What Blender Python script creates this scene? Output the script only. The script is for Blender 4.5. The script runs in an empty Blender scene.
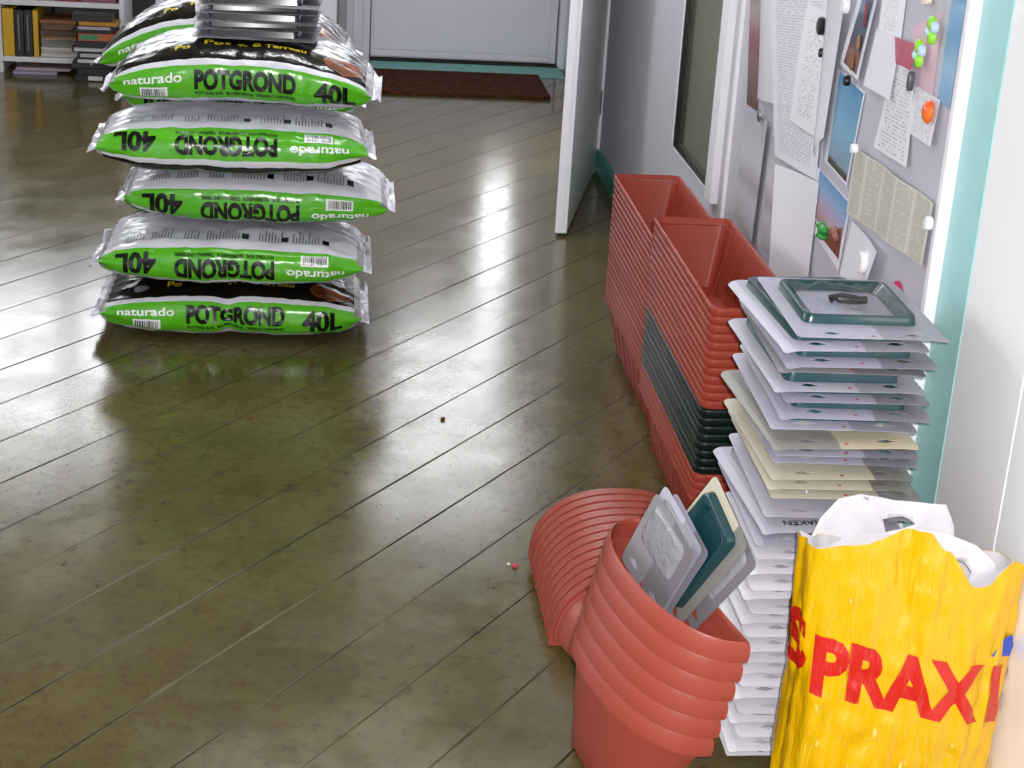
import bpy, bmesh, math, random
from mathutils import Vector, Matrix, noise
import numpy as np

random.seed(7)
PI = math.pi
SC = bpy.context.scene
COL = SC.collection


def rad(d):
    return math.radians(d)


def lin(h):
    """'#rrggbb' -> linear rgb"""
    h = h.lstrip('#')
    out = []
    for i in (0, 2, 4):
        c = int(h[i:i + 2], 16) / 255
        out.append(c / 12.92 if c <= .04045 else ((c + .055) / 1.055) ** 2.4)
    return tuple(out)


# ------------------------------------------------------------------ camera
CAM_F, CAM_PITCH, CAM_ROLL, CAM_YAW, CAM_H = 1693.0, rad(20.85), rad(3.49), rad(6.6), 1.6
FWD = Vector((math.sin(CAM_YAW) * math.cos(CAM_PITCH), math.cos(CAM_YAW) * math.cos(CAM_PITCH), -math.sin(CAM_PITCH)))
_R0 = Vector((math.cos(CAM_YAW), -math.sin(CAM_YAW), 0))
_U0 = _R0.cross(FWD)
RGT = _R0 * math.cos(CAM_ROLL) + _U0 * math.sin(CAM_ROLL)
UPV = -_R0 * math.sin(CAM_ROLL) + _U0 * math.cos(CAM_ROLL)
cam_data = bpy.data.cameras.new('camera')
cam_data.sensor_width = 36
cam_data.lens = CAM_F / 1024 * 36
cam_data.clip_start = .02
cam = bpy.data.objects.new('camera', cam_data)
COL.objects.link(cam)
M = Matrix((RGT, UPV, -FWD)).transposed().to_4x4()
M.translation = (0, 0, CAM_H)
cam.matrix_world = M
SC.camera = cam

# ------------------------------------------------------------------ colour management, world, flash
SC.view_settings.view_transform = 'Standard'
SC.view_settings.look = 'None'
SC.view_settings.gamma = 1
SC.view_settings.use_curve_mapping = False
SC.view_settings.exposure = 0.0

world = bpy.data.worlds.new('daylight')
SC.world = world
world.use_nodes = True
wn, wl = world.node_tree.nodes, world.node_tree.links
bg = wn['Background']
bg.inputs['Color'].default_value = (.93, .96, 1, 1)
tc = wn.new('ShaderNodeTexCoord')
sx = wn.new('ShaderNodeSeparateXYZ')
mr = wn.new('ShaderNodeMapRange')
mr.inputs['From Min'].default_value = -.08
mr.inputs['From Max'].default_value = .75
mr.inputs['To Min'].default_value = 1.75
mr.inputs['To Max'].default_value = 9.5
wl.new(tc.outputs['Generated'], sx.inputs[0])
wl.new(sx.outputs['Y'], mr.inputs['Value'])
wl.new(mr.outputs[0], bg.inputs['Strength'])

flash = bpy.data.lights.new('camera_flash', 'SPOT')
flash.energy = 320
flash.spot_size = rad(70)
flash.spot_blend = .6
flash.shadow_soft_size = .012
flash.color = (1, .985, .96)
fo = bpy.data.objects.new('camera_flash', flash)
COL.objects.link(fo)
fm = M.copy()
fm.translation = Vector((0, 0, CAM_H)) + RGT * .035 + UPV * .03 + FWD * .01
fo.matrix_world = fm


ADDED_FILL_LAMPS = ((.15, 5.4, 36), (.1, 3.9, 12), (-1.6, 1.2, 8))


# ------------------------------------------------------------------ materials
def mat(name, color, rough=.5, spec=.5, bump=None, coat=0, metal=0, var=None, sheen=0, trans=0, emit=None, stretch=None):
    """bump = (scale, strength, distance); var = (scale, amount, other colour)"""
    m = bpy.data.materials.new(name)
    m.use_nodes = True
    n, l = m.node_tree.nodes, m.node_tree.links
    b = n['Principled BSDF']
    col = lin(color) if isinstance(color, str) else color
    b.inputs['Base Color'].default_value = (*col, 1)
    b.inputs['Roughness'].default_value = rough
    b.inputs['Specular IOR Level'].default_value = spec
    b.inputs['Metallic'].default_value = metal
    b.inputs['Coat Weight'].default_value = coat
    b.inputs['Coat Roughness'].default_value = .08
    t = n.new('ShaderNodeTexCoord')
    if var:
        nz = n.new('ShaderNodeTexNoise')
        nz.inputs['Scale'].default_value = var[0]
        nz.inputs['Detail'].default_value = 6
        mx = n.new('ShaderNodeMix')
        mx.data_type = 'RGBA'
        mx.inputs[6].default_value = (*col, 1)
        mx.inputs[7].default_value = (*lin(var[2]), 1)
        rp = n.new('ShaderNodeMapRange')
        rp.inputs['From Min'].default_value = .35
        rp.inputs['From Max'].default_value = .7
        rp.inputs['To Max'].default_value = var[1]
        l.new(t.outputs['Object'], nz.inputs['Vector'])
        l.new(nz.outputs['Fac'], rp.inputs['Value'])
        l.new(rp.outputs[0], mx.inputs[0])
        l.new(mx.outputs[2], b.inputs['Base Color'])
    if bump:
        nb = n.new('ShaderNodeTexNoise')
        nb.inputs['Scale'].default_value = bump[0]
        nb.inputs['Detail'].default_value = 3
        bp = n.new('ShaderNodeBump')
        bp.inputs['Strength'].default_value = bump[1]
        bp.inputs['Distance'].default_value = bump[2] if len(bump) > 2 else .01
        if stretch:
            mp = n.new('ShaderNodeMapping')
            mp.inputs['Scale'].default_value = stretch
            l.new(t.outputs['Object'], mp.inputs['Vector'])
            l.new(mp.outputs[0], nb.inputs['Vector'])
        else:
            l.new(t.outputs['Object'], nb.inputs['Vector'])
        l.new(nb.outputs['Fac'], bp.inputs['Height'])
        l.new(bp.outputs[0], b.inputs['Normal'])
    if emit:
        b.inputs['Emission Color'].default_value = (*lin(emit[0]), 1)
        b.inputs['Emission Strength'].default_value = emit[1]
    return m


def glass_mat(name, tint='#ffffff', gloss=.12, rough=.02):
    m = bpy.data.materials.new(name)
    m.use_nodes = True
    n, l = m.node_tree.nodes, m.node_tree.links
    n.clear()
    o = n.new('ShaderNodeOutputMaterial')
    mx = n.new('ShaderNodeMixShader')
    tr = n.new('ShaderNodeBsdfTransparent')
    tr.inputs[0].default_value = (*lin(tint), 1)
    g = n.new('ShaderNodeBsdfGlossy')
    g.inputs['Roughness'].default_value = rough
    fc = n.new('ShaderNodeLayerWeight')
    pw = n.new('ShaderNodeMath')
    pw.operation = 'POWER'
    pw.inputs[1].default_value = 5
    l.new(fc.outputs['Facing'], pw.inputs[0])
    fr = n.new('ShaderNodeMath')
    fr.operation = 'MULTIPLY'
    fr.inputs[1].default_value = .8
    l.new(pw.outputs[0], fr.inputs[0])
    ad = n.new('ShaderNodeMath')
    ad.operation = 'ADD'
    ad.use_clamp = True
    ad.inputs[1].default_value = gloss
    l.new(fr.outputs[0], ad.inputs[0])
    l.new(ad.outputs[0], mx.inputs[0])
    l.new(tr.outputs[0], mx.inputs[1])
    l.new(g.outputs[0], mx.inputs[2])
    l.new(mx.outputs[0], o.inputs[0])
    return m


def floor_mat():
    m = bpy.data.materials.new('painted_plank_floor')
    m.use_nodes = True
    n, l = m.node_tree.nodes, m.node_tree.links
    b = n['Principled BSDF']
    t = n.new('ShaderNodeTexCoord')
    s = n.new('ShaderNodeSeparateXYZ')
    l.new(t.outputs['Object'], s.inputs[0])
    th = rad(54.286)

    def math_(op, a, bb=None, clamp=False):
        x = n.new('ShaderNodeMath')
        x.operation = op
        x.use_clamp = clamp
        for i, v in enumerate((a, bb)):
            if v is None:
                continue
            if isinstance(v, (int, float)):
                x.inputs[i].default_value = v
            else:
                l.new(v, x.inputs[i])
        return x.outputs[0]
    X, Y = s.outputs['X'], s.outputs['Y']
    nn = math_('ADD', math_('MULTIPLY', X, -math.sin(th)), math_('MULTIPLY', Y, math.cos(th)))
    along = math_('ADD', math_('MULTIPLY', X, math.cos(th)), math_('MULTIPLY', Y, math.sin(th)))
    k = math_('DIVIDE', math_('SUBTRACT', nn, 2.968), .1718)
    fr = math_('FRACT', math_('ADD', k, 100.5))
    dist = math_('MULTIPLY', math_('ABSOLUTE', math_('SUBTRACT', fr, .5)), .1718)     # metres to the seam
    pid = math_('FLOOR', math_('ADD', k, 100.5))
    # width of each seam wanders a little along its length
    nzw = n.new('ShaderNodeTexNoise')
    nzw.inputs['Scale'].default_value = 2.3
    l.new(t.outputs['Object'], nzw.inputs['Vector'])
    wid = math_('MULTIPLY', nzw.outputs['Fac'], .0040)
    seam = n.new('ShaderNodeMapRange')
    seam.interpolation_type = 'SMOOTHSTEP'
    l.new(dist, seam.inputs['Value'])
    l.new(math_('MULTIPLY', wid, .45), seam.inputs['From Min'])
    l.new(math_('MULTIPLY', wid, 1.35), seam.inputs['From Max'])
    seam.inputs['To Min'].default_value = 1
    seam.inputs['To Max'].default_value = 0
    # mottled paint
    def noise_(scale, detail=6, rough=.6, vec=None):
        z = n.new('ShaderNodeTexNoise')
        z.inputs['Scale'].default_value = scale
        z.inputs['Detail'].default_value = detail
        z.inputs['Roughness'].default_value = rough
        l.new(vec or t.outputs['Object'], z.inputs['Vector'])
        return z.outputs['Fac']

    def ramp(v, a, bb, to=1):
        r = n.new('ShaderNodeMapRange')
        l.new(v, r.inputs['Value'])
        r.inputs['From Min'].default_value = a
        r.inputs['From Max'].default_value = bb
        r.inputs['To Max'].default_value = to
        return r.outputs[0]

    def mix(f, a, c):
        x = n.new('ShaderNodeMix')
        x.data_type = 'RGBA'
        if isinstance(f, (int, float)):
            x.inputs[0].default_value = f
        else:
            l.new(f, x.inputs[0])
        for i, v in ((6, a), (7, c)):
            if isinstance(v, str):
                x.inputs[i].default_value = (*lin(v), 1)
            else:
                l.new(v, x.inputs[i])
        return x.outputs[2]
    c = mix(ramp(noise_(3.1, 8), .35, .68), FLOOR_A, FLOOR_B)
    c = mix(ramp(noise_(9.0, 8, .7), .52, .74, .75), c, FLOOR_C)
    c = mix(ramp(noise_(30, 6, .75), .50, .66, .8), c, '#412b18')
    c = mix(ramp(noise_(22, 6, .75), .52, .66, .6), c, '#5a572c')
    c = mix(ramp(noise_(120, 2, .6), .66, .78, .55), c, '#2c2414')
    c = mix(ramp(noise_(150, 1, .5), .78, .84, .4), c, '#8d8468')
    # a little tone per plank
    wnz = n.new('ShaderNodeTexWhiteNoise')
    wnz.noise_dimensions = '1D'
    l.new(pid, wnz.inputs['W'])
    c = mix(ramp(wnz.outputs['Value'], 0, 1, .22), c, '#55492f')
    # seams: dark gap, in places filled with pale dust
    dust = math_('MULTIPLY', ramp(noise_(1.3, 3), .44, .58), ramp(Y, 3.5, 2.9))
    seamc = mix(dust, '#17130e', '#6f644f')
    c = mix(math_('MULTIPLY', seam.outputs[0], .9), c, seamc)
    # butt joints
    l.new(c, b.inputs['Base Color'])
    rr = ramp(noise_(5.5, 6, .65), .3, .75)
    r2 = n.new('ShaderNodeMapRange')
    l.new(rr, r2.inputs['Value'])
    r2.inputs['To Min'].default_value = .13
    r2.inputs['To Max'].default_value = .26
    l.new(math_('ADD', r2.outputs[0], math_('MULTIPLY', seam.outputs[0], .5)), b.inputs['Roughness'])
    l.new(math_('SUBTRACT', .55, math_('MULTIPLY', seam.outputs[0], .45)), b.inputs['Specular IOR Level'])
    # relief: seams, brush marks across the plank, dents
    cmb = n.new('ShaderNodeCombineXYZ')
    l.new(math_('MULTIPLY', along, 3.0), cmb.inputs[0])
    l.new(math_('MULTIPLY', nn, 14.0), cmb.inputs[1])
    h1 = noise_(1.6, 4, .55, cmb.outputs[0])
    h2 = noise_(38, 3, .5)
    hgt = math_('ADD', math_('MULTIPLY', h1, .34), math_('MULTIPLY', h2, .20))
    hgt = math_('SUBTRACT', hgt, math_('MULTIPLY', seam.outputs[0], 1.0))
    bp = n.new('ShaderNodeBump')
    bp.inputs['Strength'].default_value = .5
    bp.inputs['Distance'].default_value = .0016
    l.new(hgt, bp.inputs['Height'])
    l.new(bp.outputs[0], b.inputs['Normal'])
    return m


FLOOR_A, FLOOR_B, FLOOR_C = '#4c4421', '#615731', '#46321b'


def paper_mat(name, paper='#e4e2ea', ink='#8d8c98', lines=34, margin=(.1, .9, .08, .92), density=.5, cols=1, rough=.6):
    """a sheet with rows of small print, laid out in the sheet's own UVs"""
    m = mat(name, paper, rough)
    n, l = m.node_tree.nodes, m.node_tree.links
    b = n['Principled BSDF']
    t = n.new('ShaderNodeTexCoord')
    s = n.new('ShaderNodeSeparateXYZ')
    l.new(t.outputs['UV'], s.inputs[0])

    def mth(op, a, bb=None):
        x = n.new('ShaderNodeMath')
        x.operation = op
        for i, v in enumerate((a, bb)):
            if v is None:
                continue
            if isinstance(v, (int, float)):
                x.inputs[i].default_value = v
            else:
                l.new(v, x.inputs[i])
        return x.outputs[0]
    U, V = s.outputs['X'], s.outputs['Y']
    fl = mth('MULTIPLY', V, lines)
    row = mth('LESS_THAN', mth('FRACT', fl), .5)
    cm = n.new('ShaderNodeCombineXYZ')
    l.new(mth('MULTIPLY', U, 22), cm.inputs[0])
    l.new(mth('MULTIPLY', mth('FLOOR', fl), 7.31), cm.inputs[1])
    nz = n.new('ShaderNodeTexNoise')
    nz.inputs['Scale'].default_value = 1
    nz.inputs['Detail'].default_value = 1
    l.new(cm.outputs[0], nz.inputs['Vector'])
    word = mth('GREATER_THAN', nz.outputs['Fac'], density)
    f = mth('MULTIPLY', row, word)
    for v, lo, hi in ((U, margin[0], margin[1]), (V, margin[2], margin[3])):
        f = mth('MULTIPLY', f, mth('MULTIPLY', mth('GREATER_THAN', v, lo), mth('LESS_THAN', v, hi)))
    if cols > 1:
        f = mth('MULTIPLY', f, mth('LESS_THAN', mth('FRACT', mth('MULTIPLY', U, cols)), .86))
    mx = n.new('ShaderNodeMix')
    mx.data_type = 'RGBA'
    l.new(f, mx.inputs[0])
    mx.inputs[6].default_value = (*lin(paper), 1)
    mx.inputs[7].default_value = (*lin(ink), 1)
    l.new(mx.outputs[2], b.inputs['Base Color'])
    return m


def picture_mat(name, stops, axis='Y', wob=.12, scale=4, rough=.25):
    """a printed picture: bands of colour along one UV axis, broken up by noise"""
    m = mat(name, '#888888', rough)
    n, l = m.node_tree.nodes, m.node_tree.links
    b = n['Principled BSDF']
    t = n.new('ShaderNodeTexCoord')
    s = n.new('ShaderNodeSeparateXYZ')
    l.new(t.outputs['UV'], s.inputs[0])
    nz = n.new('ShaderNodeTexNoise')
    nz.inputs['Scale'].default_value = scale
    nz.inputs['Detail'].default_value = 5
    l.new(t.outputs['UV'], nz.inputs['Vector'])
    a = n.new('ShaderNodeMath')
    a.operation = 'MULTIPLY_ADD'
    l.new(nz.outputs['Fac'], a.inputs[0])
    a.inputs[1].default_value = wob
    l.new(s.outputs[axis], a.inputs[2])
    a2 = n.new('ShaderNodeMath')
    a2.operation = 'SUBTRACT'
    l.new(a.outputs[0], a2.inputs[0])
    a2.inputs[1].default_value = wob * .5
    r = n.new('ShaderNodeValToRGB')
    e = r.color_ramp.elements
    while len(e) < len(stops):
        e.new(.5)
    for el, (p, c) in zip(e, stops):
        el.position = p
        el.color = (*lin(c), 1)
    l.new(a2.outputs[0], r.inputs[0])
    l.new(r.outputs[0], b.inputs['Base Color'])
    return m


# ------------------------------------------------------------------ mesh builder
class MB:
    def __init__(s):
        s.v, s.f, s.m, s.uv = [], [], [], []

    def add(s, verts, faces, mi=0, uvs=None):
        o = len(s.v)
        s.v += [tuple(p) for p in verts]
        for i, f in enumerate(faces):
            s.f.append([o + k for k in f])
            s.m.append(mi if isinstance(mi, int) else mi[i])
            s.uv.append([uvs[k] for k in f] if uvs else [(0, 0)] * len(f))
        return s

    def box(s, x0, x1, y0, y1, z0, z1, mi=0):
        v = [(x, y, z) for x in (x0, x1) for y in (y0, y1) for z in (z0, z1)]
        return s.add(v, [(0, 1, 3, 2), (4, 6, 7, 5), (0, 4, 5, 1), (2, 3, 7, 6), (0, 2, 6, 4), (1, 5, 7, 3)], mi)

    def obox(s, c, dx, dy, dz, hx, hy, hz, mi=0):
        c, dx, dy, dz = map(Vector, (c, dx, dy, dz))
        v = [c + dx * (a * hx) + dy * (b * hy) + dz * (d * hz) for a in (-1, 1) for b in (-1, 1) for d in (-1, 1)]
        return s.add(v, [(0, 1, 3, 2), (4, 6, 7, 5), (0, 4, 5, 1), (2, 3, 7, 6), (0, 2, 6, 4), (1, 5, 7, 3)], mi)

    def loft(s, rings, mi=0, cap0=True, cap1=True):
        """closed rings of equal length, first to last"""
        k = len(rings[0])
        v = [p for r in rings for p in r]
        f = []
        for i in range(len(rings) - 1):
            for j in range(k):
                a, b = i * k + j, i * k + (j + 1) % k
                f.append((a, b, b + k, a + k))
        if cap0:
            f.append(tuple(range(k - 1, -1, -1)))
        if cap1:
            f.append(tuple((len(rings) - 1) * k + j for j in range(k)))
        return s.add(v, f, mi)

    def grid(s, nu, nv, fn, mi=0, thick=0, nrm=None):
        """sheet fn(u, v), u, v in 0..1, with uvs; thick > 0 adds a back"""
        P = [[Vector(fn(i / nu, j / nv)) for j in range(nv + 1)] for i in range(nu + 1)]
        v, uv, f = [], [], []
        for i in range(nu + 1):
            for j in range(nv + 1):
                v.append(P[i][j])
                uv.append((i / nu, j / nv))
        W = nv + 1
        for i in range(nu):
            for j in range(nv):
                f.append((i * W + j, (i + 1) * W + j, (i + 1) * W + j + 1, i * W + j + 1))
        if thick:
            N = len(v)
            d = Vector(nrm) * thick if nrm else None
            v2 = []
            for i in range(nu + 1):
                for j in range(nv + 1):
                    if d is None:
                        a = P[min(i + 1, nu)][j] - P[max(i - 1, 0)][j]
                        b = P[i][min(j + 1, nv)] - P[i][max(j - 1, 0)]
                        dd = a.cross(b).normalized() * -thick
                    else:
                        dd = d
                    v2.append(P[i][j] + dd)
            f2 = [tuple(N + k for k in reversed(q)) for q in f]
            edge = [i * W for i in range(nu + 1)] + [nu * W + j for j in range(1, nv + 1)] + [i * W + nv for i in range(nu - 1, -1, -1)] + [j for j in range(nv - 1, 0, -1)]
            f3 = [(edge[k], edge[(k + 1) % len(edge)], N + edge[(k + 1) % len(edge)], N + edge[k]) for k in range(len(edge))]
            f3 = [tuple(reversed(q)) for q in f3]
            return s.add(v + v2, f + f2 + f3, mi, uv + uv)
        return s.add(v, f, mi, uv)

    def tube(s, pts, r, n=10, mi=0):
        pts = [Vector(p) for p in pts]
        rings = []
        for i, p in enumerate(pts):
            t = (pts[min(i + 1, len(pts) - 1)] - pts[max(i - 1, 0)]).normalized()
            a = t.orthogonal().normalized()
            b = t.cross(a)
            rr = r[i] if isinstance(r, (list, tuple)) else r
            rings.append([p + (a * math.cos(2 * PI * k / n) + b * math.sin(2 * PI * k / n)) * rr for k in range(n)])
        return s.loft(rings, mi)

    def lathe(s, c, axis, prof, n=20, mi=0):
        """prof = [(along axis, radius)]"""
        c, axis = Vector(c), Vector(axis).normalized()
        a = axis.orthogonal().normalized()
        b = axis.cross(a)
        rings = [[c + axis * h + (a * math.cos(2 * PI * k / n) + b * math.sin(2 * PI * k / n)) * max(r, 1e-5) for k in range(n)] for h, r in prof]
        return s.loft(rings, mi)

    def prism(s, poly, dz, mi=0):
        """poly = list of 3-D points, dz = extrusion vector"""
        p = [Vector(q) for q in poly]
        d = Vector(dz)
        k = len(p)
        f = [tuple(range(k - 1, -1, -1)), tuple(range(k, 2 * k))] + [(i, (i + 1) % k, k + (i + 1) % k, k + i) for i in range(k)]
        return s.add(p + [q + d for q in p], f, mi)

    def mesh(s, name, mats, smooth=False, angle=None, weld=False):
        me = bpy.data.meshes.new(name)
        me.from_pydata(s.v, [], s.f)
        ul = me.uv_layers.new(name='UVMap')
        flat = [c for f in s.uv for p in f for c in p]
        ul.data.foreach_set('uv', flat)
        for m in (mats if isinstance(mats, (list, tuple)) else [mats]):
            me.materials.append(m)
        me.polygons.foreach_set('material_index', s.m)
        bm = bmesh.new()
        bm.from_mesh(me)
        if weld:
            bmesh.ops.remove_doubles(bm, verts=bm.verts, dist=1e-5)
        bmesh.ops.recalc_face_normals(bm, faces=bm.faces)
        if smooth:
            a = angle if angle else rad(38)
            for f in bm.faces:
                f.smooth = True
            for e in bm.edges:
                e.smooth = not (len(e.link_faces) == 2 and e.calc_face_angle(0) > a)
        bm.to_mesh(me)
        bm.free()
        return me

    def build(s, name, mats, parent=None, smooth=False, bevel=0, **kw):
        o = link(name, s.mesh(name, mats, smooth, **kw), parent)
        if bevel:
            bv = o.modifiers.new('bevel', 'BEVEL')
            bv.width = bevel
            bv.segments = 2
            bv.limit_method = 'ANGLE'
        return o


def link(name, me, parent=None):
    o = bpy.data.objects.new(name, me)
    COL.objects.link(o)
    if parent:
        o.parent = parent
    return o


def tag(o, label, cat, group=None, kind=None):
    o['label'] = label
    o['category'] = cat
    if group:
        o['group'] = group
    if kind:
        o['kind'] = kind
    return o


def struct(o):
    o['kind'] = 'structure'
    return o


def thing(name, label, cat, loc=(0, 0, 0), rz=0, group=None):
    o = bpy.data.objects.new(name, None)
    o.empty_display_size = .05
    COL.objects.link(o)
    o.location = loc
    o.rotation_euler = (0, 0, rz)
    return tag(o, label, cat, group)


def copy_tree(o, parent=None):
    c = o.copy()
    COL.objects.link(c)
    c.parent = parent
    for ch in list(o.children):
        copy_tree(ch, c)
    return c


ONES = 'first second third fourth fifth sixth seventh eighth ninth tenth eleventh twelfth thirteenth fourteenth fifteenth sixteenth seventeenth eighteenth nineteenth'.split()


def nth(i):
    """1 -> first ..."""
    if i < 20:
        return ONES[i - 1]
    t, u = divmod(i, 10)
    w = {2: 'twent', 3: 'thirt', 4: 'fort'}[t]
    return w + 'ieth' if u == 0 else w + 'y-' + ONES[u - 1]


def from_px(x, y, axis, val):
    """the world point on the plane axis = val that the photograph shows at pixel (x, y)"""
    d = FWD + RGT * ((x - 512) / CAM_F) - UPV * ((y - 384) / CAM_F)
    o = Vector((0, 0, CAM_H))
    return o + d * ((val - o[axis]) / d[axis])


def text_shape(body, size=1, bold=0, sx=1, step=.012, shear=0):
    """flat triangulated lettering: (list of 2-D verts, faces), cut finely enough to wrap round a surface"""
    cu = bpy.data.curves.new('lettering', 'FONT')
    cu.body = body
    cu.size = size
    cu.offset = bold
    cu.shear = shear
    cu.resolution_u = 3
    cu.fill_mode = 'FRONT'
    o = bpy.data.objects.new('lettering', cu)
    COL.objects.link(o)
    dg = bpy.context.evaluated_depsgraph_get()
    me = bpy.data.meshes.new_from_object(o.evaluated_get(dg))
    bpy.data.objects.remove(o)
    bpy.data.curves.remove(cu)
    bm = bmesh.new()
    bm.from_mesh(me)
    bpy.data.meshes.remove(me)
    for v in bm.verts:
        v.co.x *= sx
    if bm.verts:
        for ax in (0, 1):
            lo = min(v.co[ax] for v in bm.verts)
            hi = max(v.co[ax] for v in bm.verts)
            k = lo + step
            while k < hi:
                no = [0, 0, 0]
                no[ax] = 1
                co = [0, 0, 0]
                co[ax] = k
                bmesh.ops.bisect_plane(bm, geom=bm.verts[:] + bm.edges[:] + bm.faces[:], plane_co=co, plane_no=no)
                k += step
    bm.verts.ensure_lookup_table()
    V = [(v.co.x, v.co.y) for v in bm.verts]
    F = [tuple(v.index for v in f.verts) for f in bm.faces]
    bm.free()
    return V, F


def rect_shape(x0, x1, y0, y1, step=.012):
    nx, ny = max(1, int((x1 - x0) / step + .99)), max(1, int((y1 - y0) / step + .99))
    V = [(x0 + (x1 - x0) * i / nx, y0 + (y1 - y0) * j / ny) for i in range(nx + 1) for j in range(ny + 1)]
    W = ny + 1
    F = [(i * W + j, (i + 1) * W + j, (i + 1) * W + j + 1, i * W + j + 1) for i in range(nx) for j in range(ny)]
    return V, F


# ------------------------------------------------------------------ shared materials
M_floor = floor_mat()
M_wall = mat('grey_wall_paint', '#c8c7d1', .55, bump=(60, .05, .002))
M_wallw = mat('white_wall_paint', '#e9e7ea', .5)
M_ceiling = mat('ceiling_paint', '#8d897f', .8)
M_turq = mat('turquoise_paint', '#a6d8d8', .4, var=(14, .5, '#9dcfd0'))
M_sill = mat('worn_turquoise_paint', '#74b0a8', .5, var=(20, .6, '#5d958e'))
M_teal = mat('teal_skirting_paint', '#3f9c92', .3)
M_white = mat('white_gloss_paint', '#f6f4f6', .35, var=(7, .15, '#efedf0'))
M_trim = mat('white_trim_paint', '#f0eef4', .35)
M_doorgrey = mat('glossy_door_paint', '#efeeea', .22, .4)
M_fardoor = mat('white_door_paint', '#d6d3de', .4, var=(5, .3, '#c8c5d0'))
M_dark = mat('dark_gap', '#16140f', .8)
M_black = mat('black_plastic', '#141416', .35)
M_terra = mat('terracotta_plastic', '#963b2c', .42, .25, var=(6, .35, '#8a3427'), bump=(220, .08, .001))
M_terra2 = mat('matte_terracotta_plastic', '#9b4538', .42, .45, var=(5, .3, '#903d31'), bump=(260, .1, .001))
M_green = mat('dark_green_plastic', '#0b1a16', .36, .3)
M_glass = glass_mat('window_glass')
M_pane = glass_mat('side_window_glass', '#f2f2ea', .16)


# ================================================================== SETTING
XW = 1.06      # right wall face
YF = 8.80      # far wall face
f = MB().box(-3.2, 1.4, -1.6, 9.0, -.12, 0)
struct(f.build('floor', M_floor))

# right wall with a window opening (y 4.56-5.16, z .44-1.62); it ends at y 2.61
w = MB()
WY0, WY1, WZ0, WZ1 = 4.565, 5.15, .437, 1.62
w.box(XW, XW + .12, 2.604, WY0, 0, 2.7)
w.box(XW, XW + .12, 1.33, 2.604, 2.12, 2.7)
w.box(XW, XW + .12, -1.6, 1.33, 0, 2.7)
w.box(XW + .06, XW + .12, 1.33, 2.604, 0, 2.12)
w.box(XW, XW + .12, WY1, 6.66, 0, 2.7)
w.box(XW, XW + .12, WY0, WY1, 0, WZ0)
w.box(XW, XW + .12, WY0, WY1, WZ1, 2.7)
w.box(XW, XW + .12, 6.66, 7.55, 2.06, 2.7)
w.box(1.20, 1.32, 7.55, YF, 0, 2.7)
w.box(XW, 1.32, 7.45, 7.55, 0, 2.7)
struct(w.build('wall_right', M_wall))
# white door flush in the same wall, nearer than the board
w = MB()
w.box(XW - .003, XW + .06, 2.338, 2.604, 0, 2.12)
w.box(XW - .003, XW + .06, 1.33, 1.45, 0, 2.12)
w.box(XW - .003, XW + .06, 1.45, 2.338, 2.045, 2.12)
struct(w.build('trim_6', M_white, bevel=.001))
dr = struct(MB().box(XW - .003, XW + .04, 1.454, 2.334, .006, 2.041).build('door_3', M_white, bevel=.0015))
MB().tube([(XW, 1.53, 1.02), (XW - .05, 1.53, 1.02), (XW - .055, 1.64, 1.02)], .009).build('door_handle', mat('steel', '#b0b0b0', .25, metal=1), dr, smooth=True)
# turquoise band on the end of the wall, down to the floor
struct(MB().box(XW - .004, XW, 2.606, 2.735, 0, 2.7).build('trim_1', M_turq))

# skirting
def skirting(name, pts, h, t, m):
    b = MB()
    for (p, q, nrm) in pts:
        p, q, nrm = Vector(p), Vector(q), Vector(nrm)
        d = q - p
        prof = [(0, 0), (t, 0), (t, h * .82), (t * .45, h), (0, h)]
        poly = [p + nrm * a + Vector((0, 0, z)) for a, z in prof]
        b.prism(poly, d, 0)
    return struct(b.build(name, m))
skirting('baseboard_right', [((XW, 2.74, 0), (XW, 6.66, 0), (-1, 0, 0))], .082, .014, M_teal)
skirting('baseboard_far', [((1.20, 7.56, 0), (1.20, 8.8, 0), (-1, 0, 0)), ((-3.2, YF, 0), (.03, YF, 0), (0, -1, 0))], .08, .014, M_turq)

# far wall with door opening and a window to the left
DX0, DX1 = .178, 1.142
w = MB()
w.box(-3.2, -2.25, YF, YF + .15, 0, 2.7)
w.box(-2.25, -.55, YF, YF + .15, 0, 1.22)
w.box(-2.25, -.55, YF, YF + .15, 2.35, 2.7)
w.box(-.55, DX0 - .02, YF, YF + .15, 0, 2.7)
w.box(DX0 - .02, DX1 + .02, YF, YF + .15, 2.62, 2.7)
w.box(DX1 + .02, 1.4, YF, YF + .15, 0, 2.7)
struct(w.build('wall_far', M_wallw))
w = MB()
w.box(-3.32, -3.2, -1.6, 2.2, 0, 2.7)
w.box(-3.32, -3.2, 6.3, 9.0, 0, 2.7)
w.box(-3.32, -3.2, 2.2, 6.3, 0, .95)
w.box(-3.32, -3.2, 2.2, 6.3, 2.4, 2.7)
struct(w.build('wall_left', M_wallw))
struct(MB().box(-3.32, 1.4, -1.6, 9.0, 2.7, 2.8).build('ceiling', M_ceiling))

# unseen ceiling lamps, added as fill to brighten the room
for lx, ly, watts in ADDED_FILL_LAMPS:
    fx = struct(MB().box(lx - .62, lx + .62, ly - .10, ly + .10, 2.645, 2.70).build('added_ceiling_light', M_white, bevel=.004))
    al = bpy.data.lights.new('added_fill_light', 'AREA')
    al.shape = 'RECTANGLE'
    al.size, al.size_y = 1.2, .16
    al.energy = watts
    al.color = (.95, .98, 1)
    lo_ = bpy.data.objects.new('added_fill_light', al)
    COL.objects.link(lo_)
    lo_.location = (lx, ly, 2.64)

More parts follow.
